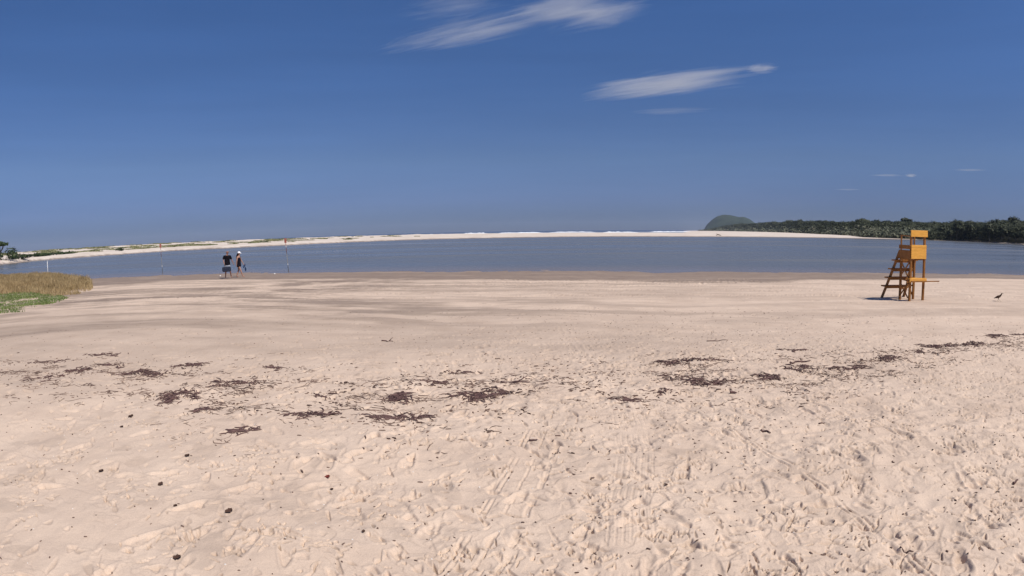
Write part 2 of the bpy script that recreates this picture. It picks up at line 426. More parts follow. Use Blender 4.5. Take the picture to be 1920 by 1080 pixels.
def sand_material():
    m, n, b = new_mat('sand')
    at = n.nodes.new('ShaderNodeAttribute'); at.attribute_name = 'damp_shade'
    g = n.nodes.new('ShaderNodeNewGeometry')
    t1_ = n.nodes.new('ShaderNodeTexNoise'); t1_.inputs['Scale'].default_value = 1.3; t1_.inputs['Detail'].default_value = 8; t1_.inputs['Roughness'].default_value = .65
    n.links.new(g.outputs['Position'], t1_.inputs['Vector'])
    dry = ramp(n, t1_.outputs[0], [(.3, (.580, .446, .345)), (.7, (.675, .531, .415))])
    t2_ = n.nodes.new('ShaderNodeTexNoise'); t2_.inputs['Scale'].default_value = 160; t2_.inputs['Detail'].default_value = 3
    n.links.new(g.outputs['Position'], t2_.inputs['Vector'])
    gr = ramp(n, t2_.outputs[0], [(.3, (.88, .88, .88)), (.7, (1.06, 1.06, 1.06))])
    mu = n.nodes.new('ShaderNodeMix'); mu.data_type = 'RGBA'; mu.blend_type = 'MULTIPLY'; mu.inputs[0].default_value = 1
    n.links.new(dry.outputs[0], mu.inputs[6]); n.links.new(gr.outputs[0], mu.inputs[7])
    wet = ramp(n, t1_.outputs[0], [(.3, (.23, .17, .13)), (.7, (.29, .22, .172))])
    mx = n.nodes.new('ShaderNodeMix'); mx.data_type = 'RGBA'
    n.links.new(at.outputs['Fac'], mx.inputs[0]); n.links.new(mu.outputs[2], mx.inputs[6]); n.links.new(wet.outputs[0], mx.inputs[7])
    n.links.new(mx.outputs[2], b.inputs['Base Color'])
    rr = n.nodes.new('ShaderNodeMapRange'); rr.inputs['From Min'].default_value = .7; rr.inputs['From Max'].default_value = 1
    rr.inputs['To Min'].default_value = .95; rr.inputs['To Max'].default_value = .72
    n.links.new(at.outputs['Fac'], rr.inputs[0]); n.links.new(rr.outputs[0], b.inputs['Roughness'])
    b.inputs['Specular IOR Level'].default_value = .25
    t3_ = n.nodes.new('ShaderNodeTexNoise'); t3_.inputs['Scale'].default_value = 38; t3_.inputs['Detail'].default_value = 6; t3_.inputs['Roughness'].default_value = .6
    n.links.new(g.outputs['Position'], t3_.inputs['Vector'])
    bp = n.nodes.new('ShaderNodeBump'); bp.inputs['Strength'].default_value = .35; bp.inputs['Distance'].default_value = .012
    n.links.new(t3_.outputs[0], bp.inputs['Height']); n.links.new(bp.outputs[0], b.inputs['Normal'])
    return m
MAT['sand'] = sand_material()
beach = np_mesh('beach', V, F4, MAT['sand'], smooth=True, attrs={'damp_shade': damp_shade})
tag(beach, kind='structure')

def gz(x, y):
    r_ = math.hypot(x, y); a_ = math.degrees(math.atan2(x, y))
    i = min(max(int(np.searchsorted(rows, r_)), 1), nr - 1); jj = min(max(int(np.searchsorted(cols_a, a_)), 1), nc - 1)
    i = i if abs(rows[i] - r_) < abs(rows[i-1] - r_) else i - 1
    jj = jj if abs(cols_a[jj] - a_) < abs(cols_a[jj-1] - a_) else jj - 1
    return float(Z[i, jj])

# ------------------------------------------------------------------ far sand bar, dunes and wooded land
FA = [-70, -60, -53, -50.4, -47, -42, -38, -34, -29, -22, -17, -11.5, -5, 0, 7, 17, 26, 35, 38.4, 41, 44, 47, 50.5, 60, 70]
FR = [150, 152, 158, 165, 186, 184, 189, 196, 189, 192, 205, 217, 226, 224, 229, 230, 247, 279, 296, 320, 335, 323, 307, 290, 290]
CA = [-70, -50, -46, -42, -34, -22, -11, 0, 8, 17, 26, 35, 45, 70]
CH = [2.9, 2.75, 2.7, 2.6, 2.35, 1.95, 1.75, 1.35, 1.2, 1.1, 1.0, .9, 1.2, 1.3]
WA = [18.5, 21, 23, 25.8, 28.4, 31, 34.7, 38.4, 41.3, 44, 47, 50.5, 60, 70]       # front edge of the woods
WR = [1500, 1350, 1150, 850, 600, 425, 300, 300, 323, 338, 326, 311, 295, 295]
def far_z(x, y):
    r_ = np.hypot(x, y); a_ = np.degrees(np.arctan2(x, y))
    f = np.interp(a_, FA, FR) + 3.0 * perlin(a_ / 1.7, a_ * 0, 5) + 1.2 * perlin(a_ / .5, a_ * 0, 6)
    H = np.interp(a_, CA, CH); d = r_ - f
    z = np.interp(d, [-30, 0, 6, 18, 40, 75, 110, 175, 400], [-1.2, 0, .35, .42, .62, 1, 1, 0, -2])
    land = sstep(14, 19, a_)
    zl = np.interp(d, [-30, 0, 6, 18, 60, 4000], [-1.2, 0, .35, .42, 1.0, 1.0])
    z = np.where(z > 0, z * H, z); zl = np.where(zl > 0, zl * H, zl)
    z = z * (1 - land) + zl * land
    dn = sstep(16, 60, d) * sstep(170, 110, d) * sstep(8, -12, a_)
    z = z + dn * (.40 * fbm(x / 14, y / 22, 71, 3) + .12 * perlin(x / 4, y / 4, 73))
    w = r_ - np.interp(a_, WA, WR)
    z = z + sstep(5, 220, w) * np.interp(a_, [19, 30, 45], [4, 4.5, 4]) * sstep(18.5, 20, a_)
    return z
fa = np.arange(-68, 68.01, .2)
frs = np.concatenate([np.arange(125, 460, 2.5), np.geomspace(462, 2400, 60)])
R2, A2 = np.meshgrid(frs, np.radians(fa), indexing='ij')
X2, Y2 = R2 * np.sin(A2), R2 * np.cos(A2)
Z2 = far_z(X2, Y2)
ad = np.degrees(A2)
woods = sstep(-6, 10, R2 - np.interp(ad, WA, WR)) * sstep(18.4, 19, ad)
wet2 = sstep(.30, .12, Z2)
n2 = np.arange(X2.size).reshape(X2.shape)
F2 = np.stack([n2[1:, :-1], n2[:-1, :-1], n2[:-1, 1:], n2[1:, 1:]], -1).reshape(-1, 4)
def far_material():
    m, n, b = new_mat('pale_sand')
    g = n.nodes.new('ShaderNodeNewGeometry')
    t = n.nodes.new('ShaderNodeTexNoise'); t.inputs['Scale'].default_value = .12; t.inputs['Detail'].default_value = 6
    n.links.new(g.outputs['Position'], t.inputs['Vector'])
    c = ramp(n, t.outputs[0], [(.3, (.56, .47, .39)), (.7, (.70, .62, .54))])
    w = n.nodes.new('ShaderNodeAttribute'); w.attribute_name = 'wet'
    v = n.nodes.new('ShaderNodeAttribute'); v.attribute_name = 'woods'
    m1 = n.nodes.new('ShaderNodeMix'); m1.data_type = 'RGBA'; m1.inputs[7].default_value = (.24, .19, .16, 1)
    m2 = n.nodes.new('ShaderNodeMix'); m2.data_type = 'RGBA'; m2.inputs[7].default_value = (.05, .045, .025, 1)
    n.links.new(w.outputs['Fac'], m1.inputs[0]); n.links.new(c.outputs[0], m1.inputs[6])
    n.links.new(v.outputs['Fac'], m2.inputs[0]); n.links.new(m1.outputs[2], m2.inputs[6])
    n.links.new(m2.outputs[2], b.inputs['Base Color']); b.inputs['Roughness'].default_value = .95
    b.inputs['Specular IOR Level'].default_value = .2
    return m
far = np_mesh('sand_bar', np.stack([X2, Y2, Z2], -1).reshape(-1, 3), F2, far_material(), smooth=True, attrs={'wet': wet2, 'woods': woods})
tag(far, kind='structure')
def fz(x, y): return float(far_z(np.array(float(x)), np.array(float(y))))
def pol(a, r): return r * math.sin(R(a)), r * math.cos(R(a))

# ------------------------------------------------------------------ water
wr = np.concatenate([[0, 10, 20], np.arange(26, 90, 2.0), np.arange(92, 420, 8.0), np.geomspace(430, 6200, 90)])
wa = np.concatenate([np.arange(-180, -66, 4.0), np.arange(-66, 66.01, .5), np.arange(70, 179, 4.0)])
R3, A3 = np.meshgrid(wr, np.radians(wa), indexing='ij')
X3, Y3 = R3 * np.sin(A3), R3 * np.cos(A3)
T3 = rel(X3, Y3); ad3 = np.degrees(A3)
shallow = .85 * sstep(1.22, 1.0, T3)
shallow = np.maximum(shallow, .7 * sstep(14, 0, np.interp(ad3, FA, FR) - R3) * (R3 > 120))
foam = sstep(430, 500, R3) * sstep(1150, 640, R3) * sstep(27, 17, ad3) * sstep(-34, -20, ad3)
ocean = sstep(380, 520, R3)
n3 = np.arange(X3.size).reshape(X3.shape); jj = np.arange(X3.shape[1]); jn3 = (jj + 1) % X3.shape[1]
F3 = np.stack([n3[1:][:, jj], n3[:-1][:, jj], n3[:-1][:, jn3], n3[1:][:, jn3]], -1).reshape(-1, 4)
def water_material():
    m, n, b = new_mat('water')
    g = n.nodes.new('ShaderNodeNewGeometry')
    sh = n.nodes.new('ShaderNodeAttribute'); sh.attribute_name = 'shallow'
    fo = n.nodes.new('ShaderNodeAttribute'); fo.attribute_name = 'foam'
    mp = n.nodes.new('ShaderNodeMapping'); mp.inputs['Scale'].default_value = (.009, .06, 1)
    n.links.new(g.outputs['Position'], mp.inputs[0])
    st = n.nodes.new('ShaderNodeTexNoise'); st.inputs['Scale'].default_value = 1.0; st.inputs['Detail'].default_value = 5; st.inputs['Roughness'].default_value = .6
    n.links.new(mp.outputs[0], st.inputs['Vector'])
    deep = ramp(n, st.outputs[0], [(.33, (.085, .080, .070)), (.5, (.125, .120, .108)), (.67, (.175, .170, .158))])
    m1 = n.nodes.new('ShaderNodeMix'); m1.data_type = 'RGBA'; m1.inputs[7].default_value = (.20, .155, .125, 1)
    n.links.new(sh.outputs['Fac'], m1.inputs[0]); n.links.new(deep.outputs[0], m1.inputs[6])
    mpf = n.nodes.new('ShaderNodeMapping'); mpf.inputs['Scale'].default_value = (.02, .03, 1)
    n.links.new(g.outputs['Position'], mpf.inputs[0])
    ft = n.nodes.new('ShaderNodeTexNoise'); ft.inputs['Scale'].default_value = 1; ft.inputs['Detail'].default_value = 6
    n.links.new(mpf.outputs[0], ft.inputs['Vector'])
    fr_ = ramp(n, ft.outputs[0], [(.50, (0, 0, 0)), (.56, (1, 1, 1))])
    fm = n.nodes.new('ShaderNodeMath'); fm.operation = 'MULTIPLY'
    n.links.new(fr_.outputs[0], fm.inputs[0]); n.links.new(fo.outputs['Fac'], fm.inputs[1])
    m2 = n.nodes.new('ShaderNodeMix'); m2.data_type = 'RGBA'; m2.inputs[7].default_value = (.8, .82, .84, 1)
    n.links.new(fm.outputs[0], m2.inputs[0]); n.links.new(m1.outputs[2], m2.inputs[6])
    n.links.new(m2.outputs[2], b.inputs['Base Color'])
    rr = n.nodes.new('ShaderNodeMapRange'); rr.inputs['From Min'].default_value = .35; rr.inputs['From Max'].default_value = .65
    rr.inputs['To Min'].default_value = .10; rr.inputs['To Max'].default_value = .34
    n.links.new(st.outputs[0], rr.inputs[0]); n.links.new(rr.outputs[0], b.inputs['Roughness'])
    b.inputs['IOR'].default_value = 1.33
    oc = n.nodes.new('ShaderNodeAttribute'); oc.attribute_name = 'ocean'
    om = n.nodes.new('ShaderNodeMapRange'); om.inputs['To Min'].default_value = .5; om.inputs['To Max'].default_value = .06
    n.links.new(oc.outputs['Fac'], om.inputs[0]); n.links.new(om.outputs[0], b.inputs['Specular IOR Level'])
    m0 = n.nodes.new('ShaderNodeMix'); m0.data_type = 'RGBA'; m0.inputs[7].default_value = (.035, .055, .105, 1)
    n.links.new(oc.outputs['Fac'], m0.inputs[0]); n.links.new(m1.outputs[2], m0.inputs[6]); n.links.new(m0.outputs[2], m2.inputs[6])
    w1 = n.nodes.new('ShaderNodeTexNoise'); w1.inputs['Scale'].default_value = 1.6; w1.inputs['Detail'].default_value = 5; w1.inputs['Roughness'].default_value = .6
    mw = n.nodes.new('ShaderNodeMapping'); mw.inputs['Scale'].default_value = (.6, 1, 1)
    n.links.new(g.outputs['Position'], mw.inputs[0]); n.links.new(mw.outputs[0], w1.inputs['Vector'])
    bp = n.nodes.new('ShaderNodeBump'); bp.inputs['Distance'].default_value = .05
    bs = n.nodes.new('ShaderNodeMapRange'); bs.inputs['From Min'].default_value = .3; bs.inputs['From Max'].default_value = .7
    bs.inputs['To Min'].default_value = .9; bs.inputs['To Max'].default_value = .35
    n.links.new(st.outputs[0], bs.inputs[0]); n.links.new(bs.outputs[0], bp.inputs['Strength'])
    n.links.new(w1.outputs[0], bp.inputs['Height']); n.links.new(bp.outputs[0], b.inputs['Normal'])
    return m
water = np_mesh('water', np.stack([X3, Y3, 0 * X3], -1).reshape(-1, 3), F3, water_material(), smooth=True, attrs={'shallow': shallow, 'foam': foam, 'ocean': ocean})
tag(water, kind='structure')

# breaking waves on the ocean side
MAT['foam'] = noise_mat('foam', (.62, .66, .70), (.88, .90, .92), .3, .7)
breakers = [(-19, -12, 640, 1.25, 'faint white breaker at the left end of the surf, behind the dunes'),
            (-11.5, -5.5, 610, 1.45, 'white breaker behind the dunes, left of the gap in the surf'),
            (-5.0, -2.2, 690, 1.75, 'short bright breaker rising highest left of centre of the surf line'),
            (-1.6, 3.3, 650, 1.6, 'ragged white breaker straight ahead beyond the sand bar'),
            (3.6, 8.5, 720, 1.5, 'thin white breaker just right of the ragged one straight ahead'),
            (8.8, 12.6, 600, 1.45, 'long smooth white breaker halfway between centre and the far island'),
            (13.4, 18.2, 760, 1.6, 'white breaker ending next to the foot of the dark island')]
for bi, (a0, a1, r0, hh, lab) in enumerate(breakers):
    VV = []; FF = []; nseg = 60
    prof = [(-14, 0), (-7, .45), (-2.5, .92), (0, 1), (2.5, .75), (8, .25), (16, 0)]
    for k in range(nseg + 1):
        t = k / nseg; a = a0 + (a1 - a0) * t
        env = min(1, 5 * t, 5 * (1 - t)) * (.72 + .38 * float(fbm(np.array(t * 11.0), np.array(bi * 7.3), 11, 3)))
        rr0 = r0 + 26 * float(perlin(np.array(t * 3.0), np.array(bi * 3.1), 15))
        for (dr, q) in prof:
            x, y = pol(a, rr0 + dr); VV.append((x, y, -.05 + hh * max(q * env, 0)))
    m_ = len(prof)
    for k in range(nseg):
        for q in range(m_ - 1): FF.append((k*m_+q, (k+1)*m_+q, (k+1)*m_+q+1, k*m_+q+1))
    o = np_mesh('breaking_wave', VV, FF, MAT['foam'], smooth=True)
    tag(o, lab, 'wave', 'breaking waves on the ocean side')

# ------------------------------------------------------------------ foliage
def leaf_cloud(rs, centers, radii, n_per, size, flat=.7):
    """quads with leaf-clump size scattered through ellipsoids; returns V,F"""
    Cn = np.repeat(np.asarray(centers, float), n_per, 0); Rd = np.repeat(np.asarray(radii, float), n_per, 0)
    m_ = len(Cn)
    d = rs.normal(size=(m_, 3)); d /= np.linalg.norm(d, axis=1)[:, None]
    q = rs.random(m_) ** .45
    P = Cn + d * Rd * q[:, None] * (1 + .12 * rs.normal(size=m_))[:, None]
    nrm = d + .38 * rs.normal(size=(m_, 3)); nrm[:, 2] += .75; nrm /= np.linalg.norm(nrm, axis=1)[:, None]
    h = rs.normal(size=(m_, 3)); u = np.cross(nrm, h); u /= np.linalg.norm(u, axis=1)[:, None]; v = np.cross(nrm, u)
    s = (size if np.isscalar(size) else np.repeat(size, n_per)) * (.6 + .8 * rs.random(m_))
    s = s[:, None]
    a = P - u * s * .5 - v * s * .35; b = P + u * s * .5 - v * s * .28; c = P + u * s * .42 + v * s * .35; e = P - u * s * .36 + v * s * .3
    VV = np.stack([a, b, c, e], 1).reshape(-1, 3)
    return VV, np.arange(len(VV)).reshape(-1, 4)

WT_A = [18.98, 21.08, 22.13, 23.81, 26.06, 28.43, 31.05, 32.1, 33.67, 34.56, 35.77, 37.08, 38.39, 38.81, 41.01, 43.11, 44.16, 45.73, 47.83, 49.41, 50.19, 54, 62]
WT_E = [-.05, .50, .68, .78, .98, 1.07, 1.08, 1.05, 1.15, 1.22, 1.2, 1.22, 1.27, 1.26, 1.2, 1.27, 1.38, 1.36, 1.5, 1.62, 1.6, 1.8, 2.0]
rs = np.random.default_rng(21)
cen, rad, cen2, rad2 = [], [], [], []
a = 19.2
while a < 62:
    wf = float(np.interp(a, WA, WR)); el = math.radians(float(np.interp(a, WT_A, WT_E)))
    depth_tot = max(110, wf * .22)
    step = max(4.0, wf * .010)
    for d in np.arange(3, depth_tot, step * 1.15):
        aa = a + rs.normal(0, .25); r_ = wf + d + rs.normal(0, step * .4)
        Htop = 2.6 + (wf + depth_tot * .8) * math.tan(el)
        q = float(sstep(0, depth_tot * .8, np.array(d)))
        front = np.interp(aa, [19, 26, 30, 39, 42, 46, 62], [3.0, 3.5, 2.5, 2.6, 4.5, 8.2, 8.5])
        top = 1.2 + front * (1 - q) + (Htop - 1.2) * q
        top *= 1 + .06 * rs.normal() * (.5 + q * .3) - .05 + .05 * float(fbm(np.array(aa / 1.1), np.array(d / 40), 44, 2))
        x, y = pol(aa, r_); rr = step * rs.uniform(.6, .95); zz = rr * rs.uniform(.45, .75)
        zz = min(zz, top * .5)
        low_belt = (aa < 41) and d < depth_tot * .42 and rs.random() < .9
        (cen2 if low_belt else cen).append((x, y, max(top - zz, zz * .6 + .6))); (rad2 if low_belt else rad).append((rr, rr, zz))
        if not low_belt and q < .75:
            cen.append((x, y, max(top - zz * 2.3, 1.2))); rad.append((rr, rr, zz))
    a += math.degrees(step / (wf + 30)) * .9
cen, rad, cen2, rad2 = map(np.array, (cen, rad, cen2, rad2))
dist = np.hypot(cen[:, 0], cen[:, 1])
VV, FF = leaf_cloud(rs, cen, rad * np.array([1.3, 1.3, .9]), 190, np.clip(dist * .0016, .5, 2.4), .7)
wood = tag(np_mesh('woodland', VV, FF, MAT['forest']), 'dense dark green woodland covering the far shore on the right', 'woodland', kind='stuff')
dist = np.hypot(cen2[:, 0], cen2[:, 1])
VV, FF = leaf_cloud(rs, cen2, rad2, 80, np.clip(dist * .0026, .7, 3.2), .7)
scrub = tag(np_mesh('low_scrub', VV, FF, MAT['forest_pale']), 'paler low scrub in front of the dark woodland along the far shore', 'scrub', kind='stuff')

def make_tree(rs, h, w, kind, trunk_frac=.45, lean=0.0, n=420, leaf=.7, mat='forest', name='tree'):
    root = empty(name, (0, 0, 0))
    mb = MB()
    top = Vector((lean * h, 0, h * .72))
    def curve(p, q, b): return [p.lerp(q, t) + Vector((b * math.sin(t * 3.1), 0, 0)) for t in (0, .33, .66, 1)]
    fork = Vector((lean * h * .5, 0, h * trunk_frac))
    mb.tube(curve(Vector((0, 0, -.4)), fork, .15), [w * .045, w * .035, w * .03, w * .026], 7)
    cs, rd = [], []
    nb = 7
    for k in range(nb):
        t = 2 * math.pi * k / nb + rs.uniform(-.3, .3)
        rr = w * .5 * rs.uniform(.35, .66 if kind == 'flat' else .8)
        if kind == 'flat': tip = Vector((lean * h + rr * math.cos(t) * 1.15, rr * math.sin(t), h * rs.uniform(.78, .85)))
        else: tip = Vector((lean * h + rr * math.cos(t), rr * math.sin(t), h * rs.uniform(.5, .88)))
        mb.tube(curve(fork, tip, .1), [w * .024, w * .018, w * .012, w * .006], 5)
        cs.append(tip); z_ = h * (.09 if kind == 'flat' else .16)
        rd.append((w * rs.uniform(.17, .26), w * rs.uniform(.17, .26), z_ * rs.uniform(.8, 1.2)))
    cs.append(Vector((lean * h, 0, h * (.9 if kind == 'flat' else .84)))); rd.append((w * .26, w * .26, h * (.10 if kind == 'flat' else .15)))
    mb.build('trunk', MAT['bark'], root, True)
    VV, FF = leaf_cloud(rs, np.array([tuple(c) for c in cs]), np.array(rd), n // len(cs), leaf)
    np_mesh('crown', VV, FF, MAT[mat], root)
    return root
def copy_tree(o, parent=None):
    c = o.copy(); col.objects.link(c); c.parent = parent
    for ch in [k for k in bpy.data.objects if k.parent == o]:
        if ch.name != c.name: copy_tree(ch, c)
    return c
# trees that stand out on the skyline
sky_trees = [(34.56, 395, 1.36, 10, 'flat', 'flat topped tree standing up from the woodland skyline left of the lifeguard chair', 0),
             (38.45, 405, 1.54, 8, 'flat', 'leaning flat crowned tree, highest bump of the skyline just left of the lifeguard chair', .25),
             (35.9, 400, 1.31, 6, 'round', 'small round tree between the two flat topped trees on the skyline', 0),
             (28.4, 700, 1.17, 12, 'round', 'first rounded tree rising on the woodland skyline right of the island', 0),
             (31.0, 560, 1.17, 12, 'round', 'broad rounded tree on the skyline midway between island and flat topped tree', 0),
             (44.2, 420, 1.50, 11, 'round', 'rounded tree on the skyline right of the lifeguard chair', 0),
             (47.8, 395, 1.72, 10, 'round', 'tall rounded tree on the skyline between the lifeguard chair and the right edge', 0),
             (49.4, 385, 1.95, 8, 'round', 'highest tree of the woodland near the right edge of the view', 0)]
for (az, r_, el, w, kd, lab, ln) in sky_trees:
    x, y = pol(az, r_); g0 = fz(x, y); h = 2.6 + r_ * math.tan(R(el)) - g0
    t = make_tree(np.random.default_rng(int(az * 10)), h, w, kd, .5, ln, 520, .95)
    t.location = (x, y, g0); t.rotation_euler.z = R(-az)
    tag(t, lab, 'tree', 'trees on the woodland skyline')
# trees along the water's edge of the far right shore
protos = [make_tree(np.random.default_rng(50 + k), 1.0 * hh, ww, 'round', .42, 0, 420, .8) for k, (hh, ww) in enumerate([(8.5, 7), (7.0, 6.5), (9.5, 7.5)])]
spots = []
rs = np.random.default_rng(5)
a = 42.6; k = 0
while a < 56.5:
    wf = float(np.interp(a, WA, WR)); r_ = wf + rs.uniform(-3, 9)
    o = protos[k] if k < 3 else copy_tree(protos[int(rs.integers(0, 3))])
    x, y = pol(a, r_); s = rs.uniform(.75, 1.1)
    o.location = (x, y, fz(x, y)); o.rotation_euler.z = rs.uniform(0, 6.28); o.scale = (s, s, s)
    tag(o, 'dark bushy tree in the dense row at the water\'s edge of the far right shore', 'tree', 'trees at the water\'s edge of the far right shore')
    a += math.degrees(rs.uniform(3.2, 6.0) / wf) ; k += 1
# tree and shrubs at the left end of the dunes
def shrub(name, rs, w, d, h, n, leaf, mat):
    k = max(3, int(w / 1.2)); cs = []; rd = []
    for i in range(k):
        cs.append((rs.uniform(-.5, .5) * w * .8, rs.uniform(-.5, .5) * d * .7, h * rs.uniform(.3, .6))); rd.append((w * .5 / math.sqrt(k) * 1.3, d * .35, h * .42))
    VV, FF = leaf_cloud(rs, np.array(cs), np.array(rd), max(20, n // k), leaf)
    VV[:, 2] = np.maximum(VV[:, 2], -.1)
    root = empty(name, (0, 0, 0))
    np_mesh('foliage', VV, FF, MAT[mat], root)
    mb = MB()
    for i in range(4):
        c = cs[i % k]; mb.tube([(0, 0, -.3), (c[0] * .1, c[1] * .1, 0), (c[0] * .7, c[1] * .7, c[2] * .6), (c[0], c[1], c[2])], [.06, .06, .035, .015], 5)
    mb.build('stem', MAT['bark'], root)
    return root
t = make_tree(np.random.default_rng(3), 5.0, 6.0, 'flat', .4, .05, 700, .5, 'darkbush')
x, y = pol(-50.35, 178); t.location = (x, y, fz(x, y)); t.rotation_euler.z = R(50)
tag(t, 'dark tree with ragged flat branches at the left edge, beyond the water', 'tree')
rs = np.random.default_rng(9)
for (az, r_, w, h, lab) in [(-50.0, 176, 10, 3.6, 'large dark green bush under the flat tree at the left edge'),
                            (-48.4, 182, 7, 1.5, 'dark bush just right of the large bush at the left edge'),
                            (-47.0, 196, 7, 1.3, 'low dark bush midway along the leftmost green strip of the dunes'),
                            (-45.6, 198, 8, 1.1, 'long low bush closing the right end of the leftmost green strip'),
                            (-44.0, 203, 7, 1.1, 'dark low bush standing alone on pale sand right of the leftmost green strip')]:
    x, y = pol(az, r_); s = shrub('dune_bush', rs, w, w * .6, h, 420, .45, 'darkbush')
    s.location = (x, y, fz(x, y) - .05); s.rotation_euler.z = R(-az); tag(s, lab, 'bush', 'bushes on the far dunes')
for (az, r_, w, h, lab) in [(-41.3, 215, 6, .75, 'low olive bush on the dune left of the compact dark bush near the shore'),
                            (-38.55, 199, 2.6, 1.25, 'compact dark bush standing low on the far beach close to the water'),
                            (-31.0, 217, 5, .6, 'small green bush on the dune right of the left beach pole'),
                            (-27.2, 214, 5, .5, 'low green bush on the dune straight above the two walkers'),
                            (-24.4, 222, 2.5, .6, 'round dark bush on the dune just left of the nearer beach pole'),
                            (-15.9, 235, 2.2, .7, 'last dark bush of the dunes, right of the nearer beach pole')]:
    x, y = pol(az, r_); s = shrub('dune_bush', rs, w, w * .6, h, 220, .3, 'bush' if w > 3 else 'darkbush')
    s.location = (x, y, fz(x, y) - .05); s.rotation_euler.z = R(-az); tag(s, lab, 'bush', 'bushes on the far dunes')
# creeping dune vegetation
rs = np.random.default_rng(31)
cs = []; rd = []
for _ in range(26000):
    az = rs.uniform(-52, -9); f = float(np.interp(az, FA, FR)); d = rs.uniform(20, 95); x, y = pol(az, f + d)
    cov = np.interp(az, [-52, -44, -38, -28, -20, -9], [.06, .16, .22, .27, .33, .42]) - .10 * (30 < d < 70)
    if float(fbm(np.array(x / 15), np.array(y / 12), 91, 3)) > cov:
        cs.append((x, y, fz(x, y) + .08)); rd.append((.7, .7, .16))
VV, FF = leaf_cloud(rs, np.array(cs), np.array(rd), 6, .38)
tag(np_mesh('dune_grass', VV, FF, MAT['bush']), 'patchy green creeping plants over the pale far dunes', 'dune plants', kind='stuff')

# ------------------------------------------------------------------ island
ia = [18.75, 18.98, 19.24, 19.77, 20.3, 20.93, 21.61, 22.39, 22.92, 23.44, 23.91, 24.49, 25.2, 26.2]
ie = [0.0, .10, .55, 1.05, 1.38, 1.54, 1.50, 1.32, 1.34, 1.15, .82, .5, .25, 0.0]
rI = 3000.0
ag = np.linspace(18.6, 26.3, 160); dg = np.linspace(-1, 1, 60)
DG, AG = np.meshgrid(dg, ag, indexing='ij')
el = np.interp(AG, ia, ie)
k_ = np.hanning(5); el = np.apply_along_axis(lambda v: np.convolve(v, k_ / k_.sum(), 'same'), 1, el)
HI = (2.6 + rI * np.tan(np.radians(el))) * (el > .005)
sh = np.clip(1 - np.abs(DG) ** 2.2, 0, 1) ** .6
RI = rI + DG * 150
XI, YI = RI * np.sin(np.radians(AG)), RI * np.cos(np.radians(AG))
ZI = HI * sh * (1 + .02 * fbm(XI / 30, YI / 30, 3, 4)) + 1.6 * fbm(XI / 9, YI / 9, 13, 3) * (HI > 6) * sh - 1.5
nI = np.arange(XI.size).reshape(XI.shape)
FI = np.stack([nI[:-1, :-1], nI[:-1, 1:], nI[1:, 1:], nI[1:, :-1]], -1).reshape(-1, 4)
def island_material():
    m, n, b = new_mat('island')
    g = n.nodes.new('ShaderNodeNewGeometry'); sp = n.nodes.new('ShaderNodeSeparateXYZ'); n.links.new(g.outputs['Position'], sp.inputs[0])
    t = n.nodes.new('ShaderNodeTexNoise'); t.inputs['Scale'].default_value = .05; t.inputs['Detail'].default_value = 8; n.links.new(g.outputs['Position'], t.inputs['Vector'])
    c = ramp(n, t.outputs[0], [(.35, (.010, .024, .014)), (.65, (.024, .042, .024))])
    ma = n.nodes.new('ShaderNodeMath'); ma.operation = 'MULTIPLY_ADD'; ma.inputs[1].default_value = 16; n.links.new(t.outputs[0], ma.inputs[0]); n.links.new(sp.outputs['Z'], ma.inputs[2])
    rk = ramp(n, ma.outputs[0], [(0, (1, 1, 1)), (1, (0, 0, 0))])
    mr = n.nodes.new('ShaderNodeMapRange'); mr.inputs['From Min'].default_value = 8; mr.inputs['From Max'].default_value = 19; mr.inputs['To Min'].default_value = 1; mr.inputs['To Max'].default_value = 0
    n.links.new(ma.outputs[0], mr.inputs[0])
    mx = n.nodes.new('ShaderNodeMix'); mx.data_type = 'RGBA'; mx.inputs[7].default_value = (.20, .17, .14, 1)
    n.links.new(mr.outputs[0], mx.inputs[0]); n.links.new(c.outputs[0], mx.inputs[6]); n.links.new(mx.outputs[2], b.inputs['Base Color']); b.inputs['Roughness'].default_value = .9
    return m
tag(np_mesh('island', np.stack([XI, YI, ZI], -1).reshape(-1, 3), FI, island_material(), smooth=True), kind='structure')

